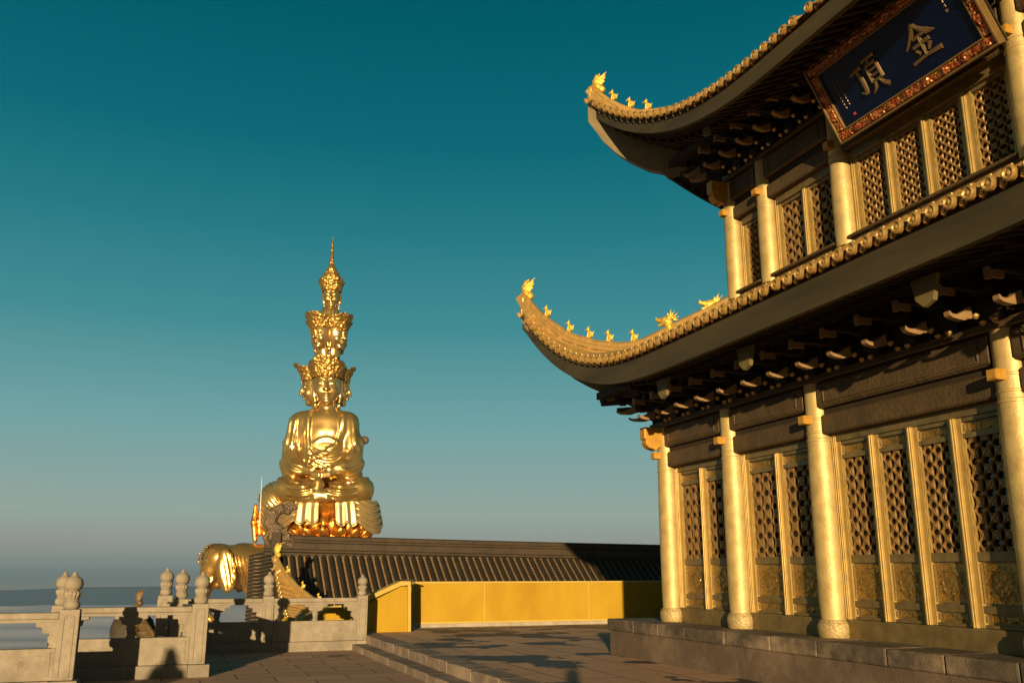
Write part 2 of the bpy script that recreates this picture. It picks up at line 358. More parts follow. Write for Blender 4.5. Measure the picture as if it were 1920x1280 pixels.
def beam_x(b, X0, X1, Ya, Yb, z0, z1, r=.03):
    # beam along Y with softened long edges
    p = [(X0+r, z0), (X0, z0+r), (X0, z1-r), (X0+r, z1), (X1, z1), (X1, z0)]
    b.prism(p, 'y', Ya, Yb)
def panel_groove(b, X, Ya, Yb, z0, z1, d=.012, w=.02):
    # raised border line on a beam face
    for (ya, yb, za, zb) in ((Ya, Yb, z0, z0+w), (Ya, Yb, z1-w, z1), (Ya, Ya+w, z0+w, z1-w), (Yb-w, Yb, z0+w, z1-w)):
        b.box((X-d, ya, za), (X+.01, yb, zb))
def storey_beams(cols, Xc, rc, zl, parent, side=None):
    # zl: lower beam z0,z1, upper beam z0,z1, plate z0,z1
    for i in range(len(cols)-1):
        ya, yb = cols[i+1]+rc*.9, cols[i]-rc*.9
        b = MB(); beam_x(b, Xc-.115, Xc+.12, ya, yb, zl[2], zl[3]); panel_groove(b, Xc-.115, ya+.12, yb-.12, zl[2]+.05, zl[3]-.05)
        b.build('upper_beam', M['beam'], parent, bevel=.006, fix=True)
        b = MB(); beam_x(b, Xc-.085, Xc+.1, ya, yb-.02, zl[0], zl[1], .02); b.build('lower_beam', M['beam'], parent, bevel=.006, fix=True)
        b = MB(); b.box((Xc-.03, ya, zl[1]-.01), (Xc+.08, yb, zl[2]+.01)); b.build('beam_filler', M['soffit'], parent, smooth=0)
    b = MB(); b.box((Xc-.17, cols[-1]-.25, zl[4]), (Xc+.17, cols[0]+.25, zl[5])); b.build('top_plate', M['beam'], parent, bevel=.01)
storey_beams(COLY, 7.5, .155, (3.24, 3.48, 3.56, 3.88, 3.885, 3.97), HALL)
def corner_end(Xc, Yc, z0, z1, parent, L=.44, t=.085):
    # carved end of the side beam passing the corner column
    h = z1-z0
    p = [(Xc-.10, z0), (Xc-.10, z1), (Xc-L, z1), (Xc-L, z0+.42*h), (Xc-L+.035, z0+.36*h), (Xc-L+.015, z0+.22*h), (Xc-L+.04, z0+.08*h), (Xc-L+.09, z0-.02), (Xc-L+.15, z0-.03), (Xc-L+.2, z0-.055), (Xc-L+.26, z0)]
    b = MB(); b.prism([(u, w) for u, w in p], 'y', Yc-t, Yc+t); b.build('carved_beam_end', M['beam_gold'], parent, bevel=.008, fix=True, smooth=0)
corner_end(7.5, 13.25, 3.56, 3.88, HALL)
corner_end(7.5, 2.65, 3.56, 3.88, HALL)
b = MB(); b.prism([(13.25+.1, 3.58), (13.25+.1, 3.86), (13.7, 3.86), (13.7, 3.75), (13.62, 3.62), (13.5, 3.56)], 'x', 7.42, 7.58); b.build('carved_beam_end', M['beam_gold'], HALL, bevel=.008, fix=True, smooth=0)
# end and back walls
b = MB(); b.box((7.6, 13.18, ZP), (15.1, 13.26, 3.9)); b.box((7.6, 2.64, ZP), (15.1, 2.72, 3.9)); b.box((15.0, 2.7, ZP), (15.1, 13.2, 3.9)); b.build('wall', M['door_panel'], HALL, smooth=0)
for y0 in (13.10, 2.54): b = MB(); b.box((7.5, y0, 3.56), (15.2, y0+.25, 3.88)); b.build('side_beam', M['beam'], HALL, bevel=.01)
# sill, head and posts of the doors
# lattice mesh: lens-shaped openings, level and upright by turns
def lattice_mesh(W, H, cols_n, name, m, th=.03):
    a = W/cols_n; rows = max(2, round(H/a)); ah = H/rows
    b = MB(); n = 16
    def cell(cx, cz, level, clip):
        q = []
        for k in range(n):
            t = 2*math.pi*k/n
            c_, s_ = math.cos(t), math.sin(t); r = 1/(abs(c_)+abs(s_))
            q.append((cx+c_*r*a/2, cz+s_*r*ah/2))
        def lens(sc):
            o = []
            for k in range(n):
                t = 2*math.pi*k/n
                u = math.cos(t); v = math.copysign(abs(math.sin(t))**1.35, math.sin(t))*.58
                if not level: u, v = .50*math.copysign(abs(math.cos(t))**1.35, math.cos(t)), math.sin(t)
                o.append((cx+u*a*.385*sc, cz+v*ah*.385*sc))
            return o
        def mixp(A, B, t): return [(p[0]*(1-t)+r_[0]*t, p[1]*(1-t)+r_[1]*t) for p, r_ in zip(A, B)]
        L1 = lens(1.0); L0 = lens(1.08)
        rings = [(q, -.002), (mixp(q, L0, .22), -.002), (mixp(q, L0, .34), .008), (mixp(q, L0, .9), .007), (L1, .012), (L1, th+.010)]
        def cl(p): return (min(max(p[0], 0), W), min(max(p[1], 0), H))
        P = [[(dx, -cl(p)[0], cl(p)[1]) for p in rg] for rg, dx in rings]
        b.grid(P, close=True)
    for j in range(rows):
        for i in range(cols_n): cell((i+.5)*a, (j+.5)*ah, True, False)
    for j in range(rows+1):
        for i in range(cols_n+1): cell(i*a, j*ah, False, True)
    # bosses on the crossings
    for j in range(rows*2+1):
        for i in range(cols_n*2+1):
            if (i+j) % 2 == 1 and 0 < i < cols_n*2 and 0 < j < rows*2:
                cx, cz = i*a/2, j*ah/2
                vs = [(-.008, -cx, cz)]+[(.006, -cx+.13*a*math.cos(t*math.pi/3), cz+.13*a*math.sin(t*math.pi/3)) for t in range(6)]
                b.add(vs, [(0, 1+k, 1+(k+1) % 6) for k in range(6)])
    me = b.mesh(name, m, smooth=40); return me
def relief_mesh(W, H, name, m, seed=1, amp=.016):
    # carved panel: rosette in a lozenge with scrollwork
    nx, nz = max(12, int(W/.010)), max(8, int(H/.010)); P = []
    r2 = np.random.default_rng(seed)
    bl = [(r2.uniform(.05, .95), r2.uniform(.08, .92), r2.uniform(.02, .05)) for _ in range(int(70*W*H/.2)+14)]
    for j in range(nz+1):
        row = []
        for i in range(nx+1):
            u, v = i/nx, j/nz; du, dv = (u-.5)*W, (v-.5)*H
            r = math.hypot(du, dv); th = math.atan2(dv, du); s = min(W, H)
            h = .5*math.cos(min(r/s, .22)*2*math.pi/.44*1.0)*(1 if r < .22*s else 0)+.35*math.cos(8*th)*math.exp(-((r-.17*s)/(.05*s))**2)
            h += .7*math.exp(-((r-.33*s)/(.022*s))**2)+.6*math.exp(-(((abs(du)/W+abs(dv)/H)-.47)/.025)**2)
            for bu, bv, br in bl:
                q = ((u-bu)*W)**2+((v-bv)*H)**2
                if q < (br*2.2)**2*.25: h += .55*math.exp(-q/(br*.32)**2)
            e = min(u, 1-u, v, 1-v)*20
            row.append((-.002-amp*max(0, min(h, 1.2))*min(e, 1), -u*W, v*H))
        P.append(row)
    b = MB(); b.grid(P); return b.mesh(name, m, smooth=60)

def thingless(name, parent, loc):
    o = bpy.data.objects.new(name, None); scene.collection.objects.link(o); o.parent = parent; o.location = loc; o.empty_display_size = .1; return o
_cache = {}
def door_leaf(parent, Ytop, W, zlist, X, ncol, name='door_leaf', upper=False):
    """one leaf: stiles, rails, panels and lattice; Ytop is the far (left in picture) edge, W its width towards the camera"""
    key = (round(W, 3), upper)
    st = .055
    if key not in _cache:
        z = zlist; d = {}
        b = MB()
        b.box((-.035, -st, z[0]), (.03, 0, z[-1])); d['stile'] = b.mesh('stile', M['door'], smooth=0)
        b = MB(); rails = []
        if not upper:
            rails = [(z[0], z[1]), (z[2], z[3]), (z[4], z[5]), (z[6], z[7]), (z[8], z[9])]
        else: rails = [(z[0], z[1]), (z[2], z[3])]
        d['rails'] = []
        for a, c in rails: b = MB(); b.box((-.028, -W+st+.001, a), (.028, -st-.001, c)); d['rails'].append(b.mesh('rail', M['door_panel'], smooth=0))
        W2 = W-2*st-.004
        if not upper:
            d['lattice'] = (lattice_mesh(W2, z[6]-z[5], ncol, 'lattice', M['lattice']), z[5])
            d['r1'] = (relief_mesh(W2-.06, z[4]-z[3]-.05, 'carved_panel', M['relief'], 3), z[3]+.025)
            d['r0'] = (relief_mesh(W2-.1, z[2]-z[1]-.05, 'carved_panel', M['relief'], 5, .012), z[1]+.025)
            d['r2'] = (relief_mesh(W2-.1, z[8]-z[7]-.05, 'carved_panel', M['relief'], 9, .012), z[7]+.025)
            b = MB(); d['backs'] = []
            for a, c in ((z[1], z[2]), (z[3], z[4]), (z[7], z[8])):
                b = MB(); b.box((.012, -W+st, a), (.025, -st, c)); d['backs'].append(b)
                for yy in (-st-.018-.0, -W+st+.008+.0): b.box((-.012, yy-.0, a+.02), (.014, yy+.010, c-.02))
            d['backs'] = [b.mesh('panel_board', M['door_panel'], smooth=0) for b in d['backs']]
        else:
            d['lattice'] = (lattice_mesh(W2, z[2]-z[1], ncol, 'lattice', M['lattice']), z[1])
        d['lips'] = []; lz = d['lattice'][1]; top = z[6] if not upper else z[2]
        for sgn, y0 in ((1, -st), (-1, -W+st)):
            nn = max(3, int((top-lz)/.13)); pts = []
            for k in range(nn*6+1):
                t = k/(nn*6); pts.append((y0-sgn*(.006+.016*abs(math.sin(math.pi*t*nn))), lz+(top-lz)*t))
            b = MB(); b.prism([(y0, lz)]+pts+[(y0, top)], 'x', -.03, -.004); d['lips'].append(b.mesh('scalloped_lip', M['door'], smooth=0))
        b = MB(); b.box((.050, -W+st, lz), (.056, -st, top)); d['pane'] = b.mesh('pane', M['glass'], smooth=0)
        _cache[key] = d
    d = _cache[key]
    loc = Vector((X, Ytop, 0))-worldloc(parent)
    root = thingless(name, parent, loc)
    link('stile', d['stile'], root); link('stile', d['stile'], root, (0, -W+st, 0))
    for m_ in d['rails']: link('rail', m_, root)
    for m_ in d['lips']: link('scalloped_lip', m_, root)
    link('lattice', d['lattice'][0], root, (0, -st-.002, d['lattice'][1]))
    link('pane', d['pane'], root)
    if not upper:
        for m_ in d['backs']: link('panel_board', m_, root)
        link('carved_panel', d['r1'][0], root, (.012, -st-.03, d['r1'][1]))
        link('carved_panel', d['r0'][0], root, (.012, -st-.05, d['r0'][1])); link('carved_panel', d['r2'][0], root, (.012, -st-.05, d['r2'][1]))
    return root
XD = 7.60
ZD = [1.06, 1.09, 1.20, 1.27, 1.70, 1.79, 2.93, 2.98, 3.10, 3.14]
for i in range(5):
    ya, yb = COLY[i]-.155, COLY[i+1]+.155
    n = 4 if i == 2 else 2
    jt = .075
    for (p0, p1) in ((ya-jt, ya), (yb, yb+jt)):
        b = MB(); b.box((XD-.06, p0, 1.055), (XD+.06, p1, 3.24)); 
        for q in (0, 1): b.box((XD-.075, p0+.012+.033*q, 1.055), (XD-.06, p0+.03+.033*q, 3.20))
        b.build('door_jamb', M['door'], HALL, smooth=0, bevel=.004)
    b = MB(); b.box((XD-.07, yb, ZP-.01), (XD+.08, ya, 1.055)); b.build('sill', M['door_panel'], HALL, smooth=0, bevel=.012)
    b = MB(); b.box((XD-.05, yb+jt, 3.145), (XD+.05, ya-jt, 3.245)); b.build('door_head', M['door_panel'], HALL, smooth=0, bevel=.006)
    y = ya-jt; W = (y-(yb+jt))/n
    mp = .06
    for k in range(n):
        yt = y-k*W
        a_ = yt-(mp/2 if k else 0); c_ = yt-W+(mp/2 if k < n-1 else 0)
        door_leaf(HALL, a_-.002, a_-c_-.004, ZD, XD, 3 if n == 4 else 3)
        if k:
            b = MB(); b.box((XD-.075, yt-mp/2, 1.056), (XD+.05, yt+mp/2, 3.144)); b.box((XD-.088, yt-.012, 1.056), (XD-.075, yt+.012, 3.14)); b.build('mullion', M['door'], HALL, smooth=0, bevel=.006)
# dark interior
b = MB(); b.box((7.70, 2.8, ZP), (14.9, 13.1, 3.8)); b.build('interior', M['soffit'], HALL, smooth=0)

# ---- brackets under the eaves (one set, copied)
def beak(b, x0, z0, L=.34, t=.03, y=0):
    # slender bracket tongue: thick root, hollow top, tip turned up
    p = [(x0, z0+.03), (x0-L*.18, z0+.01), (x0-L*.42, z0-.04), (x0-L*.66, z0-.07), (x0-L*.86, z0-.065), (x0-L*.97, z0-.04), (x0-L*1.0, z0-.05), (x0-L*.98, z0-.085), (x0-L*.84, z0-.105), (x0-L*.6, z0-.115), (x0-L*.38, z0-.12), (x0-L*.15, z0-.10), (x0, z0-.09)]
    b.prism(p, 'y', y-t, y+t)
bb = MB()
bb.box((-.1, -.085, 0), (.1, .085, .10)); bb.box((-.13, -.11, .07), (.13, .11, .14))
for (x, z, w) in ((0, .15, .20), (-.28, .24, .15), (-.28, .33, .22), (-.56, .38, .15), (-.56, .47, .22)):
    p = [(-w, z+.05), (-w, z+.075), (w, z+.075), (w, z+.05), (w*.7, z), (-w*.7, z)]
    bb.prism(p, 'x', x-.04, x+.04)
    for q in (-w+.04, 0, w-.04): bb.box((x-.055, q-.045, z+.076), (x+.055, q+.045, z+.12))
bb.box((-.62, -.04, .25), (.1, .04, .33)); bb.box((-.86, -.04, .39), (.1, .04, .45))
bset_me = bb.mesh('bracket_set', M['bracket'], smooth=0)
bb = MB(); beak(bb, -.44, .055, .28, .035); beak_me = bb.mesh('bracket_beak', M['beak'], smooth=30)
bb = MB()
bb.lathe((0, 0, 0), [(.0, 0), (.02, .006), (.030, .026), (.036, .034), (.028, .05), (.012, .06), (.0, .064)], 8, False)
knob_me = bb.mesh('gold_knob', M['roofgold'], smooth=60)
bb = MB(); bb.box((-.80, -.028, .16), (-.765, .028, .27)); bb.box((-.765, -.02, .18), (-.6, .02, .25)); stub_me = bb.mesh('arm_end', M['beak'], smooth=0)
def brackets(parent, Xc, z, ys, rz=0., along='y', org=(0, 0)):
    for q in ys:
        w = Vector((Xc, q, z)) if along == 'y' else Vector((q, Xc, z))
        s = link('bracket_set', bset_me, parent, w-worldloc(parent), rz)
        link('bracket_beak', beak_me, s); link('arm_end', stub_me, s)
        for kx, ky, kz in ((-.20, -.07, -.06), (-.20, .07, -.06), (-.36, 0, -.03)): link('gold_knob', knob_me, s, (kx, ky, kz))
ysl = [13.25-.568*k for k in range(1, 19)]
brackets(HALL, 7.42, 3.972, ysl)
brackets(HALL, 13.33, 3.972, [7.5+.568*k for k in range(1, 12)], -math.pi/2, 'x')
# corner set turned 45 degrees, two long beaks
def corner_brackets(parent, Xc, Yc, z, tips):
    s = link('bracket_set', bset_me, parent, Vector((Xc, Yc, z))-worldloc(parent), -math.pi/4, (1.2, 1, 1))
    for (px, py, L) in tips:
        d = ray(px, py); t = (Xc+Yc)/(d[0]+d[1]); q = _O+d*t; rr = (Xc-q[0])*math.sqrt(2)/1.2
        bb = MB(); beak(bb, -rr+L, q[2]-z+.05, L, .045); link('bracket_beak', bb.mesh('bracket_beak', M['beak'], smooth=30), s)
corner_brackets(HALL, 7.45, 13.32, 3.96, ((1157, 771, .30), (1180, 784, .34)))
for (nm_, lo_, hi_) in (('bracket_backing', (7.44, 2.5, 3.971), (7.50, 13.4, 4.75)), ('bracket_backing', (7.5, 13.32, 3.971), (15.2, 13.38, 4.75)), ('eave_purlin', (6.60, 1.9, 4.44), (6.76, 14.0, 4.56)), ('eave_purlin', (6.76, 14.05, 4.44), (15.6, 14.21, 4.56)),
        ('bracket_backing', (8.15, 3.8, 7.871), (8.2, 12.1, 8.5)), ('eave_purlin', (7.42, 3.2, 8.27), (7.56, 12.7, 8.38))):
    b = MB(); b.box(lo_, hi_); b.build(nm_, M['soffit'], HALL, smooth=0, bevel=.01)
# hanging boards that close the purlin ends over the columns
for Y in (11.35-.12, 9.40-.2, 6.5-.2, 4.35):
    b = MB(); b.prism([(Y-.17, 4.24), (Y+.15, 4.24), (Y+.11, 4.04), (Y+.02, 3.96), (Y-.10, 4.0)], 'x', 6.32, 6.37); b.build('hanging_board', M['olive'], HALL, fix=True, smooth=0)

# ---- roofs
def roof(parent, P, name, full=True):
    """P: dict with Xe, flare, z0, rise, power, Ystart, corner (X,Y), inner (X,Y,z), hip profile [(h, ztop)], fascia heights"""
    hips = P['hip']; hh = [h for h, _ in hips]; hz = [z for _, z in hips]
    dense = np.linspace(0, 1, 101); zz = np.interp(dense, hh, hz)
    for _ in range(3): zz[1:-1] = (zz[:-2]+2*zz[1:-1]+zz[2:])/4
    hipz = lambda h: float(np.interp(h, dense, zz))
    Xc, Yc = P['corner']; Xi, Yi, zi = P['inner']; Ys = P['Ystart']
    def tt(Y): return max(0., (Y-Ys)/(Yc-Ys))
    def ze(Y): return P['z0']+P['rise']*tt(Y)**P['pow']
    def xe(Y): return P['Xe']-(P['Xe']-Xc)*tt(Y)**2
    def inner(Y):
        if Y <= Yi: return Xi, zi
        h = (Y-Yi)/(Yc-Yi); q_ = min(1, max(0, (h-.72)/.28)); return Xi+(Xc-Xi)*h, hipz(h)-P['ridge']*(1-.62*q_*q_*(3-2*q_))
    def surf(Y, t, dz=0.):
        x0, z0 = xe(Y), ze(Y); x1, z1 = inner(Y)
        return (x0+(x1-x0)*t, Y, z0+(z1-z0)*(.72*t+.28*t*t)+dz)
    def fh(Y):
        return P['f0']+(P['f1']-P['f0'])*min(1, max(0, (Y-P['fa'])/(P['fb']-P['fa'])))
    swap = lambda v: (Xm-(v[1]-Ym), Ym-(v[0]-Xm), v[2])
    Xm, Ym = P['mirror']
    outs = []
    for side in (0, 1):
        Ylo = P['Ylo'] if side == 0 else P['YloS']
        tr = (lambda v: v) if side == 0 else swap
        # base surface + drip tiles + rows, all one covering
        b = MB(); ys = list(np.arange(Ylo, Yc, .12))+[Yc]
        ts = [0, .1, .22, .36, .52, .7, .86, 1]
        b.grid([[tr(surf(Y, t, .0)) for t in ts] for Y in ys])
        b.grid([[tr(surf(Y, t, -.05)) for t in ts] for Y in ys])
        n = int((Yc-Ylo)/.2)
        for k in range(n+1):
            Y = Yc-.04-.2*k
            if Y < Ylo: break
            x1, _ = inner(Y); L = x1-xe(Y)
            if L < .03: t1 = 1
            tsr = [0, .15, .35, .6, .85, 1] if L > .6 else [0, .5, 1]
            pts = [tr(surf(Y, t, .03)) for t in tsr]
            b.tube(pts, .05, 8)
            # end cap with a ring, little bead and stud
            e = surf(Y, 0, .03); s_ = -1
            def T(u, y, z): return tr((e[0]-u, e[1]+y, e[2]+z))
            ring = []
            for (u, r) in ((-.02, .064), (.02, .066), (.032, .048), (.016, .032), (.036, .0)):
                ring.append([T(u, r*math.cos(q*math.pi/5), r*math.sin(q*math.pi/5)) for q in range(10)])
            b.grid(ring, close=True)
            q = [T(-.03, 0, .05), T(-.03, 0, .085)]; b.tube(q, [.016, .012], 6)
            # drip tile: leaf hanging between rows
            yd = .1
            P0 = [(-.03, yd-.05, .0), (-.03, yd+.05, .0), (-.02, yd+.034, -.045), (-.015, yd, -.085), (-.02, yd-.034, -.045)]
            vs = [T(*p) for p in P0]+[T(p[0]-.025, p[1], p[2]) for p in P0]
            b.add(vs, [(0, 1, 2, 3, 4), (9, 8, 7, 6, 5)]+[(i, i+5, (i+1) % 5+5, (i+1) % 5) for i in range(5)])
            vs = [T(-.02, yd-.07, .005), T(-.02, yd+.07, .005), T(.06, yd+.03, -.02), T(.06, yd-.03, -.02)]
            b.add([T(-.012, yd+.02*math.cos(a), -.038+.02*math.sin(a)) for a in np.linspace(0, 2*math.pi, 7)[:-1]]+[T(.0, yd, -.038)], [(i, (i+1) % 6, 6) for i in range(6)])
        tl = b.build('roof_tiles', P['tile'], parent, smooth=40, fix=False)
        # fascia
        b = MB(); A = []; 
        for Y in ys:
            x, z, h = xe(Y)+.05, ze(Y)-.035, fh(Y)
            A.append([tr((x, Y, z)), tr((x, Y, z-h)), tr((x+.07, Y, z-h)), tr((x+.07, Y, z))])
        b.grid(A, close=True)
        b.add([A[-1][0], A[-1][1], A[-1][2], A[-1][3]], [(0, 1, 2, 3)])
        b.build('fascia_board', P['fmat'], parent, smooth=30, fix=True)
        # soffit and rafters
        b = MB(); Zs = P['sof']
        def so(Y, t, dz=0):
            x0, z0 = xe(Y)+.12, ze(Y)-.035-fh(Y)+.06
            x1, z1 = (P['sofx'], Zs) if Y <= P['sofy'] else (None, None)
            if x1 is None:
                h = (Y-P['sofy'])/(Yc-P['sofy']); x1 = P['sofx']+(Xc+.1-P['sofx'])*h; z1 = Zs+(ze(Yc)-.2-Zs)*h**1.6
            x1 = max(x1, x0+.01)
            return tr((x0+(x1-x0)*t, Y, z0+(z1-z0)*t+dz))
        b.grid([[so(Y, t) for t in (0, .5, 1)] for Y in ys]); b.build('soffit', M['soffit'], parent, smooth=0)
        b = MB(); Y = Ylo+.1
        while Y < Yc-.35:
            for (t0, t1, w, hgt, d) in ((0.0, .42, .03, .05, -.0), (.32, 1, .036, .06, -.0)):
                a0, a1 = so(Y, t0), so(Y, t1)
                dd = -.055 if t0 else -.01
                w_ = (0, w, 0) if side == 0 else (w, 0, 0)
                vs = []
                for p_ in (a0, a1):
                    for sx, sz in ((-1, dd-hgt), (1, dd-hgt), (1, dd+.01), (-1, dd+.01)): vs.append((p_[0]+w_[0]*sx, p_[1]+w_[1]*sx, p_[2]+sz))
                b.add(vs, [(0, 1, 2, 3), (7, 6, 5, 4), (0, 4, 5, 1), (1, 5, 6, 2), (2, 6, 7, 3), (3, 7, 4, 0)])
            Y += .2
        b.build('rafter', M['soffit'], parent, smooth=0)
    # hip ridge: stepped mouldings
    b = MB(); d = Vector((Xc-Xi, Yc-Yi, 0)).normalized(); nrm = Vector((-d.y, d.x, 0))
    hs = np.linspace(P.get('hip0', 0), .985, 40); sec = [(-.10, -.5), (-.10, -.30), (-.075, -.28), (-.075, -.19), (-.095, -.17), (-.095, -.11), (-.06, -.09), (-.06, -.035), (-.03, 0), (.03, 0), (.06, -.035), (.06, -.09), (.095, -.11), (.095, -.17), (.075, -.19), (.075, -.28), (.10, -.30), (.10, -.5)]
    G = []
    for h in hs:
        q_ = min(1, max(0, (h-.72)/.28)); tp = 1-.62*q_*q_*(3-2*q_); tw = 1-.55*q_**3
        c = Vector((Xi+(Xc-Xi)*h, Yi+(Yc-Yi)*h, hipz(h)))
        sl = (hipz(min(1, h+.02))-hipz(max(0, h-.02)))/max(1e-6, (min(1, h+.02)-max(0, h-.02))*math.hypot(Xc-Xi, Yc-Yi))
        up = Vector((-d.x*sl, -d.y*sl, 1)).normalized()
        G.append([tuple(c+nrm*u*tw+up*(w*tp)) for u, w in sec])
    b.grid(G, close=True); m_ = len(sec)
    b.add(G[-1], [tuple(range(m_))])
    rd = b.build('hip_ridge', P['rmat'], parent, smooth=40, fix=True)
    return dict(hipz=hipz, ze=ze, xe=xe, tip=(Xc, Yc, hipz(1.0)), d=d, ridge=rd)

def roof_ornaments():
    # seated beast, dragon finial at the tip and a scrolled dragon head; all as continuous surfaces facing -x (outwards)
    def beast(X, Y, Z):
        d = ell(X, Y, Z, (.02, 0, .075), (.055, .038, .07)); d = smin(d, ell(X, Y, Z, (-.015, 0, .125), (.035, .032, .045)), .02)
        d = smin(d, ell(X, Y, Z, (-.03, 0, .185), (.036, .03, .032)), .018); d = smin(d, cap(X, Y, Z, (-.05, 0, .18), (-.085, 0, .172), .02, .014), .012)
        for s in (-1, 1):
            d = smin(d, cap(X, Y, Z, (-.02, .022*s, .11), (-.04, .024*s, .0), .016, .013), .01)
            d = smin(d, cap(X, Y, Z, (.03, .03*s, .05), (.0, .034*s, .0), .026, .014), .01)
            d = smin(d, cap(X, Y, Z, (-.015, .018*s, .205), (.0, .022*s, .245), .01, .004), .006)
        d = smin(d, cap(X, Y, Z, (.06, 0, .04), (.09, 0, .13), .016, .008), .012)
        return d
    def tipd(X, Y, Z):
        d = chain(X, Y, Z, [(.10, 0, -.05), (.02, 0, .02), (-.03, 0, .13), (.0, 0, .25)], [.075, .07, .065, .05], .03)
        d = smin(d, cap(X, Y, Z, (.0, 0, .22), (.06, 0, .32), .03, .01), .02)
        for (x, z, l) in ((.06, .06, .11), (.07, .13, .13), (.05, .19, .15)):
            d = smin(d, cap(X, Y, Z, (x-.04, 0, z), (x+l*.8, 0, z+.06), .065, .018), .03)
        d = smin(d, cap(X, Y, Z, (.02, 0, .22), (.20, 0, .31), .02, .012), .01)
        return d + .006*np.sin(70*X)*np.sin(70*Z)
    def head(X, Y, Z):
        d = ell(X, Y, Z, (.06, 0, .12), (.11, .07, .085)); d = smin(d, cap(X, Y, Z, (.0, 0, .13), (-.13, 0, .15), .05, .03), .03)
        d = smin(d, cap(X, Y, Z, (.0, 0, .07), (-.10, 0, .05), .035, .02), .02)
        d = smin(d, cap(X, Y, Z, (.08, 0, .05), (.12, 0, -.06), .07, .08), .03)
        for s in (-1, 1):
            for (a, l) in ((20, .15), (45, .17), (70, .16), (100, .12), (-5, .13)):
                a = R(a); d = smin(d, cap(X, Y, Z, (.10, .04*s, .13), (.12+l*math.cos(a), .07*s, .14+l*math.sin(a)), .03, .006), .01)
            d = smin(d, cap(X, Y, Z, (-.12, .02*s, .16), (-.15, .03*s, .22), .012, .005), .01)
        return d + .006*np.sin(80*X)*np.sin(80*Y+1)*np.sin(80*Z)
    return (netmesh('roof_beast', beast, (-.12, -.08, -.03), (.13, .08, .27), .009, M['figure']),
            netmesh('dragon_finial', tipd, (-.14, -.12, -.16), (.28, .12, .37), .012, M['figure']),
            netmesh('dragon_head', head, (-.2, -.16, -.17), (.34, .16, .36), .012, M['figure']))
BEAST, TIPD, DHEAD = roof_ornaments()
def on_hip(px, py, A, B):
    d = ray(px, py); a = np.array(A); c = np.array(B); n = np.array([-(c-a)[1], (c-a)[0]]); t = (n@a)/(n@d[:2]); return _O+d*t

LOW = dict(Xe=5.85, z0=4.55, rise=1.62, pow=2.6, Ystart=10.6, corner=(5.65, 15.1), inner=(8.2, 12.0, 5.80), Ylo=CY, YloS=9.45,
           hip=[(0, 5.95), (.25, 5.62), (.43, 5.37), (.51, 5.38), (.62, 5.47), (.75, 5.68), (.885, 6.10), (.96, 6.44), (1, 6.66)], ridge=.34,
           f0=.33, f1=.27, fa=10.2, fb=14.2, mirror=(7.5, 13.25), sof=4.62, sofx=7.4, sofy=13.1, tile=M['roofgold'], fmat=M['fascia'], rmat=M['roofgold'])
rl = roof(HALL, LOW, 'lower')
UPP = dict(Xe=6.57, z0=8.06, rise=1.86, pow=2.3, Ystart=8.8, corner=(6.46, 13.74), inner=(11.3, 8.9, 11.0), Ylo=CY, YloS=8.9,
           hip=[(0, 11.3), (.4, 10.0), (.6, 9.55), (.72, 9.42), (.86, 9.50), (.905, 9.68), (.95, 9.92), (1, 10.34)], ridge=.34,
           f0=.26, f1=.24, fa=9.5, fb=12.5, mirror=(8.2, 12.0), sof=8.45, sofx=8.1, sofy=11.9, tile=M['roofgold'], fmat=M['fascia'], rmat=M['roofgold'])
ru = roof(HALL, UPP, 'upper')
# the same roof parts again for the far sides: copies mirrored about the hall's axes
def mirrored(parts, parent, cx, cy, modes):
    o_ = worldloc(parent)
    for p in parts:
        for mx, my in modes:
            me = p.data.copy(); co = np.empty(len(me.vertices)*3); me.vertices.foreach_get('co', co); co = co.reshape(-1, 3)
            if mx: co[:, 0] = 2*(cx-o_.x)-co[:, 0]
            if my: co[:, 1] = 2*(cy-o_.y)-co[:, 1]
            me.vertices.foreach_set('co', co.ravel())
            if mx != my: me.flip_normals()
            me.update(); link(p.name.split('.')[0], me, parent)
rparts = [o for o in HALL.children if o.name.split('.')[0] in ('roof_tiles', 'fascia_board', 'soffit', 'rafter', 'hip_ridge')]
mirrored([p for p in rparts if p.name.split('.')[0] != 'hip_ridge'], HALL, CX, CY, [(False, True), (True, False), (True, True)])
mirrored([p for p in rparts if p.name.split('.')[0] == 'hip_ridge'], HALL, CX, CY, [(False, True), (True, False), (True, True)])
b = MB(); b.box((11.15, 6.9, 10.7), (11.45, 9.0, 11.5)); b.build('main_ridge', M['roofgold'], HALL, smooth=0, bevel=.03)

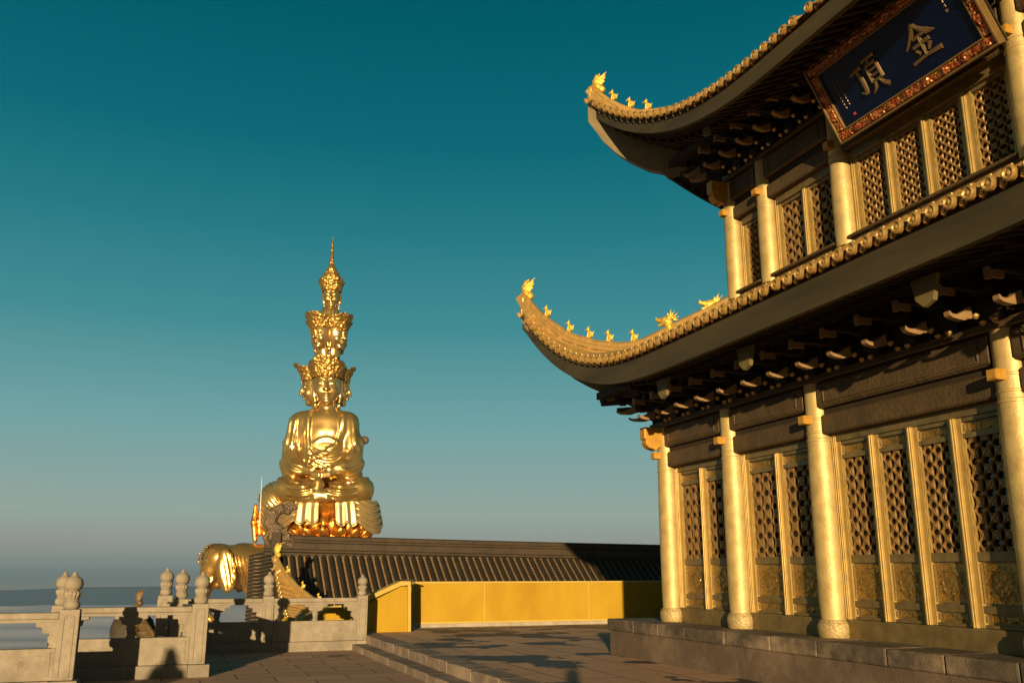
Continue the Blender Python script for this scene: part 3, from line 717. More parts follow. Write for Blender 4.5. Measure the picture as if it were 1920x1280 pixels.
def put(me, name, P, parent, rz, s=1., tilt=0):
    o = link(name, me, parent, Vector(P)-worldloc(parent), rz, (s, s, s)); o.rotation_euler = (0, tilt, rz); return o
RZ45 = math.atan2(-(LOW['corner'][1]-12.0), -(LOW['corner'][0]-8.2))     # local -x looks out along the hip
for nm, RF, P in (('low', rl, LOW), ('up', ru, UPP)):
    A, B = P['inner'][:2], P['corner']
    rz = math.atan2(-(B[1]-A[1]), -(B[0]-A[0]))
    f = lambda px: [on_hip(px, y, A, B) for y in (640,)][0]
    def at_h(h, dz=0): return (A[0]+(B[0]-A[0])*h, A[1]+(B[1]-A[1])*h, RF['hipz'](h)+dz)
    put(TIPD, 'dragon_finial', at_h(.975, .0), HALL, rz, .9)
    if nm == 'low':
        hs_ = [(1026, 575), (1068, 607), (1105, 618), (1142, 628), (1188, 632)]
        for px, py in hs_:
            q = on_hip(px, py, A, B); h = (q[0]-A[0])/(B[0]-A[0]); put(BEAST, 'roof_beast', at_h(h, -.005), HALL, rz, .92)
        q = on_hip(1245, 612, A, B); h = (q[0]-A[0])/(B[0]-A[0]); put(DHEAD, 'dragon_head', (q[0], q[1], q[2]-.02), HALL, rz, .95)
        q = on_hip(1328, 582, A, B); put(DHEAD, 'dragon_head', (q[0], q[1], q[2]-.02), HALL, rz+.5, 1.0)
    else:
        for px, py in ((1150, 183), (1182, 196), (1214, 206)):
            q = on_hip(px, py, A, B); h = (q[0]-A[0])/(B[0]-A[0]); put(BEAST, 'roof_beast', at_h(h, -.005), HALL, rz, .92)
# corner beams: thick curved timbers in the diagonal plane
def corner_beam(parent, pts_top, pts_bot, A, B, t=.085, m=None):
    P = []
    d = Vector((B[0]-A[0], B[1]-A[1], 0)).normalized(); n = Vector((-d.y, d.x, 0))
    poly = pts_bot+pts_top[::-1]; N_ = len(poly); b = MB()
    b.add([tuple(Vector(p)+n*t) for p in poly]+[tuple(Vector(p)-n*t) for p in poly],
          [tuple(range(N_)), tuple(range(2*N_-1, N_-1, -1))]+[(i, i+N_, (i+1) % N_+N_, (i+1) % N_) for i in range(N_)])
    b.build('corner_beam', m or M['corner'], parent, fix=True, smooth=30)
A, B = (7.5, 13.25), (5.65, 15.1)
bot = [tuple(on_hip(x, y, A, B)) for x, y in ((981, 604), (1000, 632), (1020, 655), (1050, 686), (1080, 712), (1105, 726), (1126, 735), (1133, 748), (1145, 755), (1155, 751), (1200, 738))]
top = [(p[0], p[1], max(p[2]+.03, min(p[2]+.55, rl['ze'](p[1])-.16))) for p in bot]
corner_beam(HALL, top, bot, A, B)
A, B = (8.2, 12.0), (6.46, 13.74)
bot = [tuple(on_hip(x, y, A, B)) for x, y in ((1106, 232), (1120, 250), (1135, 270), (1160, 292), (1180, 304), (1215, 320), (1245, 326), (1252, 334), (1290, 320))]
top = [(p[0], p[1], max(p[2]+.03, min(p[2]+.6, ru['ze'](p[1])-.16))) for p in bot]
corner_beam(HALL, top, bot, A, B)

# ---- upper storey
XU = 8.2; UC = [12.0, 11.08, 9.38, 6.46, 4.6, 3.9]; UC = [12.0, 11.08, 9.38, 6.46, 4.82, 3.9]
prof = [(.15, 0), (.152, .8), (.146, 1.25), (.152, 1.255), (.152, 1.28), (.144, 1.29), (.144, 1.36), (.15, 1.365), (.15, 1.385), (.142, 1.39), (.14, 2.1)]
cb = MB(); cb.lathe((0, 0, 0), prof, 36); ucol_me = cb.mesh('upper_column', M['column'], smooth=30)
for Y in UC:
    c = link('column', ucol_me, HALL, (XU-7.5, Y-CY, 5.82-.28))
    link('tenon_block', blk_me, c, (0.04, 0, -.82-.06))
    if Y in (12.0, 3.9):
        for Xc in (9.75, 11.3, 12.85, 14.4): link('column', ucol_me, HALL, (Xc-7.5, Y-CY, 5.82-.28))
storey_beams(UC, XU, .14, (7.14, 7.35, 7.46, 7.80, 7.805, 7.87), HALL)
corner_end(XU, 12.0, 7.46, 7.80, HALL, .42, .075); corner_end(XU, 3.9, 7.46, 7.80, HALL, .42, .075)
b = MB(); b.box((XU+.1, 11.93, 5.6), (14.4, 12.0, 7.8)); b.box((XU+.1, 3.9, 5.6), (14.4, 3.97, 7.8)); b.box((14.3, 3.95, 5.6), (14.4, 11.95, 7.8)); b.build('wall', M['door_panel'], HALL, smooth=0)
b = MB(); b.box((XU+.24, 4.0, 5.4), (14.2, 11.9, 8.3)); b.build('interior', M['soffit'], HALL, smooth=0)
ZU = [5.93, 5.985, 6.97, 7.02]
for i in range(5):
    ya, yb = UC[i]-.135, UC[i+1]+.135; n = [1, 2, 4, 2, 1][i]; jt = .07
    for (p0, p1) in ((ya-jt, ya), (yb, yb+jt)):
        b = MB(); b.box((XU+.04, p0, 5.92), (XU+.14, p1, 7.14)); b.box((XU+.025, p0+.02, 5.92), (XU+.04, p0+.045, 7.10))
        b.build('window_jamb', M['door'], HALL, smooth=0, bevel=.004)
    b = MB(); b.box((XU-.05, yb, 5.80), (XU+.14, ya, 5.925)); b.box((XU-.12, yb, 5.885), (XU-.05, ya, 5.925)); b.build('sill', M['beam'], HALL, smooth=0, bevel=.008)
    b = MB(); b.box((XU+.02, yb+jt, 7.022), (XU+.13, ya-jt, 7.16)); b.build('window_head', M['door_panel'], HALL, smooth=0, bevel=.006)
    y = ya-jt; W = (y-(yb+jt))/n; mp = .06
    for k in range(n):
        yt = y-k*W; a_ = yt-(mp/2 if k else 0); c_ = yt-W+(mp/2 if k < n-1 else 0)
        door_leaf(HALL, a_-.002, a_-c_-.004, ZU, XU+.09, 4 if n == 4 else 3, 'window_leaf', True)
        if k:
            b = MB(); b.box((XU+.02, yt-mp/2, 5.926), (XU+.12, yt+mp/2, 7.021)); b.box((XU+.008, yt-.012, 5.926), (XU+.02, yt+.012, 7.0)); b.build('mullion', M['door'], HALL, smooth=0, bevel=.006)
# wall below the sills where the lower roof meets it
b = MB(); b.box((XU+.0, 3.9, 5.2), (XU+.1, 12.0, 5.80)); b.build('wall_base', M['beam'], HALL, smooth=0)
brackets(HALL, XU-.06, 7.872, [12.0-.45*k for k in range(1, 19) if not 6.2 < 12.0-.45*k < 9.1])
brackets(HALL, 12.06, 7.872, [8.2+.45*k for k in range(1, 10)], -math.pi/2, 'x')
corner_brackets(HALL, XU-.05, 12.07, 7.86, ((1281, 327, .26), (1293, 336, .24)))
for Y in (11.08-.1, 9.38):
    b = MB(); b.prism([(Y-.13, 8.32), (Y+.12, 8.32), (Y+.09, 8.06), (Y-.07, 8.02)], 'x', 7.12, 7.16); b.build('hanging_board', M['olive'], HALL, fix=True, smooth=0)


# ================================================================== NAME PLAQUE (hangs forward under the upper eaves)
PQ = Vector((7.9, 8.94, 7.08)); PU = Vector((0, -1, 0)); PW, PH = 2.54, 1.10
PV = Vector((-.51, 0, .95)).normalized(); PN = PU.cross(PV).normalized()
PM = Matrix.Translation(PQ) @ Matrix((PU, PV, PN)).transposed().to_4x4()
plq = thing('name_plaque', tuple(PQ+PV*.5+PU*1.27), 'dark blue name plaque with two large gilded characters in a red and gold frame', 'sign')
def pbuild(name, m, draw, parent=plq, **k):
    b = MB(); b.M = PM; draw(b); return b.build(name, m, parent, **k)
BW = .175
def board_(b): b.box((BW-.03, BW-.03, -.05), (PW-BW+.03, PH-BW+.03, 0))
M['board'] = mat('navy_lacquer', (.0006, .0035, .022), .35, 0, 3, .3, spec=.2)
M['goldtext'] = mat('gilt_lettering', (.20, .13, .06), .42, .7)
M['redframe'] = mat('red_gold_carving', (.22, .008, .004), .3, .3, 12, .0, (.34, .17, .04), .02, 30, 'voronoi')
pb = pbuild('board', M['board'], board_, smooth=0)
def frame_(b):
    # carved band, raised in scrolls
    def band(u0, u1, v0, v1, seed):
        r_ = np.random.default_rng(seed); nu, nv = max(6, int((u1-u0)/.018)), max(6, int((v1-v0)/.018))
        H = r_.uniform(0, 1, (nv+1, nu+1)); P = []
        for j in range(nv+1):
            row = []
            for i in range(nu+1):
                u = u0+(u1-u0)*i/nu; v = v0+(v1-v0)*j/nv
                e = min(i, nu-i, j, nv-j)
                along = u if (u1-u0) > (v1-v0) else v
                h = .02+.022*H[j, i]+.02*max(0, math.sin(along*2*math.pi/.29))
                row.append((u, v, h if e else .0))
            P.append(row)
        b.grid(P)
    w = BW-.03
    band(.025, PW-.025, .025, w, 1); band(.025, PW-.025, PH-w, PH-.025, 2); band(.025, w, w, PH-w, 3); band(PW-w, PW-.025, w, PH-w, 4)
pf = pbuild('frame', M['redframe'], frame_, smooth=50)
def edges_(b):
    for (o, t, z0, z1) in ((0, .028, -.08, .055), (BW-.035, .022, -.02, .032)):
        b.box((o, o, z0), (PW-o, o+t, z1)); b.box((o, PH-o-t, z0), (PW-o, PH-o, z1)); b.box((o, o+t, z0), (o+t, PH-o-t, z1)); b.box((PW-o-t, o+t, z0), (PW-o, PH-o-t, z1))
M['dullgold'] = mat('dull_gilt_moulding', (.22, .13, .04), .45, .5, 8, .3)
pbuild('frame_moulding', M['dullgold'], edges_, smooth=0, bevel=.004)
def back_(b): b.box((.0, .0, -.10), (PW, PH, -.055))
pbuild('backing', M['soffit'], back_, smooth=0)
def stroke(b, pts, w, z=.001, hgt=.03):
    # a brush stroke with a ridge along its middle; w = widths along it
    pts = [Vector((p[0], p[1], 0)) for p in pts]
    fine = []; ws = []
    n = len(pts)
    for i in range(n-1):
        p0, p1, p2, p3 = pts[max(i-1, 0)], pts[i], pts[i+1], pts[min(i+2, n-1)]
        for k in range(6):
            t = k/6; fine.append(.5*((2*p1)+(p2-p0)*t+(2*p0-5*p1+4*p2-p3)*t*t+(3*p1-p0-3*p2+p3)*t**3)); ws.append(w[i]+(w[i+1]-w[i])*t)
    fine.append(pts[-1]); ws.append(w[-1])
    G = []
    for i, p in enumerate(fine):
        t = (fine[min(i+1, len(fine)-1)]-fine[max(i-1, 0)]).normalized(); nn = Vector((-t.y, t.x, 0)); ww = ws[i]
        G.append([(p.x+nn.x*ww*u, p.y+nn.y*ww*u, z+hgt*h) for u, h in ((-1, 0), (-.8, .8), (-.45, .75), (0, 1.0), (.45, .75), (.8, .8), (1, 0))])
    b.grid(G); b.add(G[0], [tuple(range(7))]); b.add(G[-1], [tuple(range(7))[::-1]])
def glyph(strokes, ox, oy, s, wt):
    def d(b):
        for pts, w in strokes: stroke(b, [(ox+x*s, oy+y*s) for x, y in pts], [q*wt*s for q in w])
    return d
JIN = [([(.50, 1.0), (.40, .82), (.22, .62), (.0, .44)], (1.2, 1.1, .8, .2)), ([(.48, .96), (.62, .78), (.80, .62), (1.02, .54)], (.7, 1.0, 1.5, .3)),
       ([(.32, .60), (.70, .63)], (.8, .9)), ([(.22, .40), (.78, .43)], (.8, 1.0)), ([(.50, .61), (.50, .08)], (.9, .9)),
       ([(.26, .30), (.36, .17)], (.5, 1.0)), ([(.76, .33), (.64, .16)], (1.0, .4)), ([(.02, .02), (.5, .06), (1.0, .04)], (.9, .8, 1.2))]
DING = [([(-.06, .80), (.16, .84), (.40, .85)], (.9, .8, 1.0)), ([(.20, .84), (.24, .45), (.20, .12), (.04, .20)], (.9, 1.1, 1.0, .2)),
        ([(.50, .95), (.75, .97), (1.0, .97)], (.8, .7, 1.0)), ([(.74, .95), (.66, .78)], (.8, .5)), ([(.54, .78), (.54, .28)], (.8, .8)), ([(.54, .77), (.94, .78)], (.7, .9)),
        ([(.92, .78), (.93, .28)], (.9, .9)), ([(.56, .61), (.90, .62)], (.6, .6)), ([(.56, .45), (.90, .46)], (.6, .6)), ([(.54, .29), (.92, .30)], (.7, .7)),
        ([(.64, .27), (.56, .10), (.40, -.02)], (.8, .7, .2)), ([(.80, .27), (.88, .12), (1.04, .0)], (.6, .9, 1.1))]
cs = .43
pbuild('gilt_character', M['goldtext'], glyph(DING, PW*.335-cs/2, PH*.5-cs/2-.01, cs, .062), pb, smooth=40)
pbuild('gilt_character', M['goldtext'], glyph(JIN, PW*.668-cs/2, PH*.5-cs/2-.01, cs, .062), pb, smooth=40)
def tiny(x, ytop, n, s, gap, seed):
    r_ = random.Random(seed)
    def d(b):
        for k in range(n):
            oy = ytop-k*gap
            for _ in range(3): yy = oy-r_.uniform(.1, .9)*s; stroke(b, [(x, yy), (x+s*r_.uniform(.6, 1), yy+s*.05)], (.09*s, .07*s), hgt=.006)
            for _ in range(2): xx = x+r_.uniform(.15, .85)*s; stroke(b, [(xx, oy-.05*s), (xx+s*r_.uniform(-.2, .2), oy-s*.95)], (.09*s, .06*s), hgt=.006)
    return d
pbuild('small_inscription', M['goldtext'], tiny(PW-.40, PH-.27, 4, .038, .058, 3), pb, smooth=0)
pbuild('small_inscription', M['goldtext'], tiny(.30, PH-.36, 8, .030, .050, 4), pb, smooth=0)
pbuild('small_inscription', M['goldtext'], tiny(.38, PH-.34, 9, .026, .044, 5), pb, smooth=0)
M['seal'] = mat('red_seal', (.45, .03, .04), .5)
pbuild('seal', M['seal'], lambda b: b.box((.375, .235, .0), (.408, .268, .006)), pb, smooth=0)

# ================================================================== YELLOW WALLS
def wall_yellow(name, x0, x1, y0, y1, z0, z1, label, base=True):
    t = thing(name, ((x0+x1)/2, (y0+y1)/2, z0), label, 'wall')
    b = MB(); xs = [x0, x0+ (x1-x0)*0, ]
    b.box((x0, y0, z0+.10), (x1, y1, z1-.045)); w = b.build('wall_face', M['yellow'], t, smooth=0)
    b = MB(); b.box((x0-.0, y0-.022, z1-.046), (x1, y1+.02, z1)); b.build('top_moulding', M['yellow_trim'], t, smooth=0, bevel=.008)
    b = MB(); b.box((x0, y0-.014, z0+.085), (x1, y0, z0+.125)); b.build('bottom_moulding', M['yellow_trim'], t, smooth=0)
    b = MB(); b.box((x0, y0-.03, z0-.1), (x1, y1, z0+.084)); b.build('stone_footing', M['snow'], t, smooth=0, bevel=.01)
    return t
WL = wall_yellow('ochre_wall', 5.66, 16.5, 22.6, 22.95, .28, 1.36, 'long ochre plastered wall with a pale footing behind the terrace')
b = MB()
for px in (908, 1104): q = PY(px, 1130, 22.6); b.box((q[0]-.012, 22.592, .405), (q[0]+.012, 22.602, 1.31))
b.build('wall_joint', M['yellow_trim'], WL, smooth=0)
t = thing('ochre_stair_parapet', (4.9, 21.3, .2), 'short ochre wall with a sloping coping beside the end post of the balustrade', 'wall')
def P21(x, y, Y=21.2): q = PY(x, y, Y); return (q[0], q[2])
q = [P21(693, 1187), P21(764, 1187), P21(764, 1099), P21(752, 1099), P21(695, 1128)]
b = MB(); b.prism(q, 'y', 21.2, 21.55); b.build('wall_face', M['yellow'], t, smooth=0, fix=True)
q = [P21(688, 1127), P21(751, 1098), P21(770, 1096), P21(770, 1089), P21(752, 1088.5), P21(690, 1117)]
b = MB(); b.prism(q, 'y', 21.16, 21.59); b.build('coping', M['yellow_trim'], t, smooth=0, fix=True, bevel=.008)
q = [P21(764.5, 1188), P21(770, 1188), P21(770, 1096.5), P21(764.5, 1096.5)]
b = MB(); b.prism(q, 'y', 21.175, 21.57); b.build('corner_pier', M['yellow_trim'], t, smooth=0, fix=True)
q = [P21(757, 1088), P21(775, 1088), P21(775, 1085.5), P21(757, 1085.5)]
b = MB(); b.prism(q, 'y', 21.15, 21.62); b.build('cap_slab', M['darkridge'], t, smooth=0, fix=True)
# stair parapets seen through the balustrade, going down outside it
for (poly, cop, Y, lab) in (([(598, 1172), (660, 1172), (660, 1144), (640, 1138), (621, 1140), (600, 1150)], [(560, 1166), (570, 1166), (622, 1141), (640, 1138), (640, 1134), (620, 1136), (556, 1162)], 23.0, 'ochre parapet with sloping coping seen through the balustrade gap'),
                            ([(528, 1172), (556, 1172), (552, 1160), (530, 1155)], [(526, 1156), (570, 1166), (572, 1163), (528, 1152)], 23.8, 'low ochre parapet seen at the left of the balustrade gap')):
    t = thing('stair_parapet', tuple(PY(*poly[0], Y)), lab, 'wall')
    b = MB(); b.prism([P21(*p, Y) for p in poly], 'y', Y, Y+.3); b.build('wall_face', M['yellow'], t, smooth=0, fix=True)
    b = MB(); b.prism([P21(*p, Y) for p in cop], 'y', Y-.04, Y+.34); b.build('coping', M['yellow_trim'], t, smooth=0, fix=True)
# drain grates along the foot of the wall
x = 5.3; k = 0
M['grate'] = mat('dark_drain_grate', (.035, .03, .024), .6, .3)
while x < 12.2:
    b = MB(); b.box((x+.02, 21.55, .27), (x+.80, 21.60, .292)); b.box((x+.02, 21.90, .27), (x+.80, 21.95, .292))
    for j in range(16): b.box((x+.03+j*.048, 21.6, .27), (x+.053+j*.048, 21.9, .29))
    o = b.build('drain_grate', M['grate'], loc=(x+.4, 21.75, .28), smooth=0)
    tag(o, 'dark slotted drain grate let into the terrace along the ochre wall', 'grate', 'drain grates along the ochre wall'); x += .84; k += 1

# ================================================================== STONE BALUSTRADES
def finial_mesh():
    pr = [(.085, 0, 0), (.108, .012, 0), (.122, .05, 0), (.116, .088, 0), (.094, .104, 0), (.090, .112, 0), (.100, .118, 0), (.100, .130, 0), (.086, .136, 0), (.088, .142, .3), (.106, .160, 1), (.122, .190, 1), (.124, .215, 1), (.116, .234, .8), (.096, .240, 0), (.084, .246, 0), (.084, .256, 0),
          (.106, .268, 0), (.128, .300, 0), (.136, .340, 0), (.130, .378, 0), (.108, .412, 0), (.074, .436, 0), (.044, .452, 0), (.030, .476, 0), (.026, .494, 0), (.012, .508, 0), (.0, .514, 0)]
    n = 72; G = []
    for r0, z, lob in pr:
        row = []
        for i in range(n):
            a = 2*math.pi*i/n; r1 = r0*(1-lob*.13*(1-abs(math.sin(a*6))**.6))
            if z > .26 and r0 > .05: r1 -= .0022*(i % 2)
            if .117 < z < .131: r1 += .003*math.sin(a*24)
            row.append((r1*math.cos(a), r1*math.sin(a), z))
        G.append(row)
    b = MB(); b.grid(G, close=True); return b.mesh('finial', M['stone'], smooth=50)
fin_me = finial_mesh()
b = MB()   # scored lines on the bud
def post(parent, X, Y, zb=.19, zt=1.10, w=.125, fs=1.0, dy=0):
    b = MB(); b.box((X-w, Y-w, zb), (X+w, Y+w, zt))
    p = b.build('post', M['stone'], parent, loc=(X, Y, zb), smooth=0, bevel=.012)
    b = MB()
    for (sx, sy) in ((0, -1), (-1, 0), (1, 0), (0, 1)):
        # raised border with a rounded head on each face
        def F(u, v, d):
            return (X+u, Y+sy*(w+d), v) if sx == 0 else (X+sx*(w+d), Y+u, v)
        pts = [(-.065, zb+.03), (-.065, zt-.12)]+[(-.065*math.cos(a), zt-.12+.055*math.sin(a)) for a in np.linspace(0, math.pi, 7)[1:-1]]+[(.065, zt-.12), (.065, zb+.03)]
        b.tube([F(u, v, .001) for u, v in pts], .0085, 5)
        b.tube([F(u*.55, v-.02, .001) for u, v in pts[1:-1]], .005, 4)
    b.build('raised_border', M['stone'], p)
    link('finial', fin_me, p, (0, 0, zt-zb), random.uniform(0, 6), (.90*fs, .90*fs, .98*fs))
    return p
def span(parent, axis, a0, a1, c, z0=.19, zr=1.06, t=.075, zbase=0., nl=1):
    """one bay between posts: base stone, carved slab, cloud brackets, lotus support, handrail. axis 'x': runs along x at y=c"""
    def B(b, u0, u1, d0, d1, z0_, z1_):
        if axis == 'x': b.box((u0, c+d0, z0_), (u1, c+d1, z1_))
        else: b.box((c+d0, u0, z0_), (c+d1, u1, z1_))
    def PR(b, poly, d0, d1):
        b.prism(poly, 'y' if axis == 'x' else 'x', c+d0, c+d1)
    H = zr-z0
    b = MB(); B(b, a0, a1, -t-.01, t+.01, z0, z0+H*.47); slab = b.build('carved_slab', M['stone'], parent, smooth=0, bevel=.01)
    b = MB()
    for s in (-1, 1):
        d = s*(t+.010)
        d0, d1 = sorted((d, d+s*.008))
        for (u0, u1, za, zb_) in ((a0+.06, a1-.06, z0+.05, z0+.063), (a0+.06, a1-.06, z0+H*.47-.06, z0+H*.47-.047), (a0+.06, a0+.073, z0+.063, z0+H*.47-.06), (a1-.073, a1-.06, z0+.063, z0+H*.47-.06)): B(b, u0, u1, d0, d1, za, zb_)
        for fu in (.2, .8):
            uc = a0+(a1-a0)*fu; zc = z0+H*.25
            for k in range(6):
                a = k*math.pi/3; p0 = (uc+.012*math.cos(a), zc+.012*math.sin(a)); p1 = (uc+.045*math.cos(a), zc+.045*math.sin(a))
                pts = [(p[0], c+s*(t+.012), p[1]) if axis == 'x' else (c+s*(t+.012), p[0], p[1]) for p in (p0, p1)]
                b.tube(pts, [.007, .012], 5)
        for fu in (.12, .5, .88):
            uc = a0+(a1-a0)*fu
            for k in range(-3, 4):
                p = (uc+k*.022, z0+H*.47-.085-.012*abs(math.sin(k*1.6))); q0 = (p[0]+.014, p[1]-.012)
                pts = [(r_[0], c+s*(t+.012), r_[1]) if axis == 'x' else (c+s*(t+.012), r_[0], r_[1]) for r_ in (p, q0)]
                b.tube(pts, .006, 4)
    b.build('relief_lines', M['stone'], slab)
    b = MB(); zt = zr; 
    PR(b, [(a0, zt-.085), (a1, zt-.085), (a1, zt-.02), (a1, zt), (a0, zt), (a0, zt-.02)], -t-.025, t+.025); b.build('handrail', M['stone'], parent, smooth=0, bevel=.018, fix=True)
    b = MB(); B(b, a0, a1, -t-.012, t+.012, zt-.125, zt-.087); b.build('rail_band', M['stone'], parent, smooth=0)
    zo0, zo1 = z0+H*.47, zt-.125; h = zo1-zo0
    L = a1-a0
    def corner(s):
        e = a0 if s > 0 else a1
        return [(e, zo0), (e, zo1), (e+s*.28, zo1), (e+s*.28, zo1-.18*h), (e+s*.20, zo1-.2*h), (e+s*.19, zo1-.42*h), (e+s*.105, zo1-.45*h), (e+s*.12, zo1-.6*h), (e+s*.115, zo1-.78*h), (e+s*.06, zo1-.88*h), (e+s*.06, zo0)]
    for s in (1, -1):
        b = MB(); PR(b, corner(s), -t+.01, t-.01); b.build('cloud_bracket', M['stone'], parent, smooth=0, fix=True, bevel=.008)
    for k in range(nl):
        mc = a0+L*(k+1)/(nl+1)
        b = MB(); PR(b, [(mc-.24, zo1), (mc+.24, zo1), (mc+.24, zo1-.14*h), (mc+.15, zo1-.2*h), (mc+.14, zo1-.36*h), (mc+.06, zo1-.44*h), (mc-.06, zo1-.44*h), (mc-.14, zo1-.36*h), (mc-.15, zo1-.2*h), (mc-.24, zo1-.14*h)], -t+.01, t-.01)
        b.build('cloud_bracket', M['stone'], parent, smooth=0, fix=True, bevel=.008)
        b = MB(); cx = (mc, c) if axis == 'x' else (c, mc)
        b.lathe((cx[0], cx[1], zo0-.002), [(.062, 0), (.066, .02), (.045, .05), (.055, .1), (.068, .14), (.06, .19), (.05, .56*h+.004)], 20); b.build('lotus_support', M['stone'], parent)
    b = MB(); B(b, a0-.0, a1+.0, -t-.07, t+.07, zbase-.05, z0-.002); b.build('base_stone', M['stone'], parent, smooth=0, bevel=.012)
GRP = None
t = thing('stone_balustrade', (-3, 14.3, 0), 'pale stone balustrade section nearest the camera, sunlit at the far left', 'balustrade')
post(t, -1.235, 14.3); 
for a0, a1 in ((-3.42, -1.36), (-5.85, -3.67), (-8.28, -6.10)):
    span(t, 'x', a0, a1, 14.3)
for X in (-3.545, -5.975): post(t, X, 14.3)
b = MB(); b.box((-1.42, 14.1, -.05), (-1.05, 14.5, .188)); b.build('base_stone', M['stone'], t, smooth=0, bevel=.012)
t = thing('stone_balustrade', (-.5, 16.05, 0), 'stone balustrade section crossed by dark shadows, behind the nearest post', 'balustrade')
post(t, -1.52, 16.05); post(t, .50, 16.05); span(t, 'x', -1.395, .375, 16.05)
for X in (-1.52, .50): b = MB(); b.box((X-.2 if X < 0 else X-.124, 15.88, -.05), (X+.124 if X < 0 else X+.2, 16.22, .187)); b.build('base_stone', M['stone'], t, smooth=0, bevel=.012)
t = thing('stone_balustrade', (.1, 18, 0), 'stone balustrade run with two posts going away behind the shadowed section', 'balustrade')
post(t, .21, 17.45, zt=1.14); post(t, -.05, 18.8, zt=1.17)
span(t, 'y', 17.58, 18.67, .08, nl=1); span(t, 'y', 16.2, 17.32, .33, nl=1)
t = thing('stone_balustrade', (2.3, 20.3, 0), 'farthest stone balustrade in front of the golden elephant and ochre walls', 'balustrade')
post(t, -.05, 20.3); post(t, 1.96, 20.3, w=.11); post(t, 3.92, 20.3, w=.11, fs=.88)
span(t, 'x', .075, 1.85, 20.3); span(t, 'x', 2.07, 3.81, 20.3)
for x0 in (1.85, 3.81): b = MB(); b.box((x0, 20.16, -.05), (x0+.22, 20.44, .188)); b.build('base_stone', M['stone'], t, smooth=0, bevel=.01)

# a visitor standing outside the picture on the left throws the pointed shadow on the balustrade
def person_sdf(X, Y, Z, hood=True):
    d = ell(X, Y, Z, (0, 0, 1.62), (.085, .10, .125)); d = smin(d, cap(X, Y, Z, (0, .01, 1.45), (0, 0, 1.56), .06, .05), .03)
    d = smin(d, ell(X, Y, Z, (0, .01, 1.22), (.20, .12, .28)), .05); d = smin(d, ell(X, Y, Z, (0, .01, .95), (.17, .12, .16)), .06)
    for s in (-1, 1):
        d = smin(d, chain(X, Y, Z, [(.09*s, .01, .92), (.11*s, -.01, .50), (.12*s, .02, .10)], [.095, .065, .05], .03), .03)
        d = smin(d, cap(X, Y, Z, (.12*s, .02, .05), (.13*s, -.14, .035), .045, .035), .02)
        d = smin(d, chain(X, Y, Z, [(.19*s, .01, 1.38), (.30*s, -.08, 1.15), (.07*s, -.28, 1.42)], [.06, .05, .035], .03), .03)
        for k in range(4): d = smin(d, cap(X, Y, Z, (.07*s, -.29, 1.42+.012*k), (.015*s, -.31, 1.45+.014*k), .010, .008), .006)
        d = smin(d, ell(X, Y, Z, (.09*s, .0, 1.61), (.012, .025, .032)), .01)
    d = smin(d, ell(X, Y, Z, (0, -.10, 1.605), (.014, .018, .02)), .01)
    if not hood: return smin(d, ell(X, Y, Z, (0, .02, 1.66), (.095, .115, .10)), .01)
    return smin(d, cap(X, Y, Z, (0, .03, 1.74), (0, .03, 1.15), .03, .27), .05)      # pointed hood and cape
M['cloth'] = mat('dark_clothes', (.05, .05, .06), .8, 0, 8, .3); M['hair'] = mat('black_hair', (.012, .01, .01), .5)
pm = netmesh('person', person_sdf, (-.45, -.45, -.02), (.45, .25, 1.8), .02, M['cloth'])
pe = bpy.data.objects.new('person', pm); scene.collection.objects.link(pe); pe.location = (-4.8, 4.4, 0); pe.rotation_euler = (0, 0, R(180))
pm2 = netmesh('person', lambda X, Y, Z: person_sdf(X, Y, Z, False), (-.45, -.45, -.02), (.45, .25, 1.8), .02, M['cloth'])
pf_ = bpy.data.objects.new('person', pm2); scene.collection.objects.link(pf_); pf_.location = (-.1, -.5, 0); pf_.rotation_euler = (0, 0, R(160))
tag(pf_, 'person in dark clothes with both hands raised, whose shadow falls on the terrace', 'person')
tag(pe, 'visitor in dark clothes whose pointed shadow falls on the stone balustrade', 'person')

# ================================================================== DARK-TILED HALL BEHIND
DH = thing('dark_tiled_hall', (9, 33, -4), 'low hall with a dark bronze tiled roof beyond the ochre wall', 'building')
YR, XE0, XE1 = 33., 3.0, 22.
RT = R(34)
def rz_(Y): return 2.16-(YR-Y)*math.tan(RT)
Yeave = 28.6
def sagg(Y): f = (YR-Y)/(YR-Yeave); return rz_(Y)+.35*(f*f-f)
ysr = np.linspace(Yeave, YR, 9)
b = MB(); b.grid([[(x, Y, sagg(Y)) for Y in ysr] for x in (XE0+.35, XE1)]); b.grid([[(x, 2*YR-Y, sagg(Y)) for Y in ysr] for x in (XE0, XE1)])
b.build('roof_slope', M['darkridge'], DH, smooth=40)
b = MB(); x = XE0+.62; M['blacktile'] = mat('black_tile_row', (.011, .011, .008), .5, 0, 5, .0, (.020, .017, .012), .006, 25, spec=.3)
while x < XE1:
    b.tube([(x+rng.uniform(-.008, .008), Y, sagg(Y)+.035+rng.uniform(-.006, .006)) for Y in np.linspace(Yeave, YR, 17)], .074, 8); x += .265
b.build('roof_tiles', M['blacktile'], DH, smooth=40)
b = MB(); x = XE0+.62+.1325          # nail heads and pan tile lips between the rows
while x < XE1:
    for k in range(46):
        Y = Yeave+(YR-Yeave)*(k+.5)/46; z = sagg(Y)+.012
        b.box((x-.028, Y-.018, z-.02), (x+.028, Y+.012, z+.03))
    x += .265
tag(b.build('tile_lips', M['goldfleck'], DH, smooth=0))
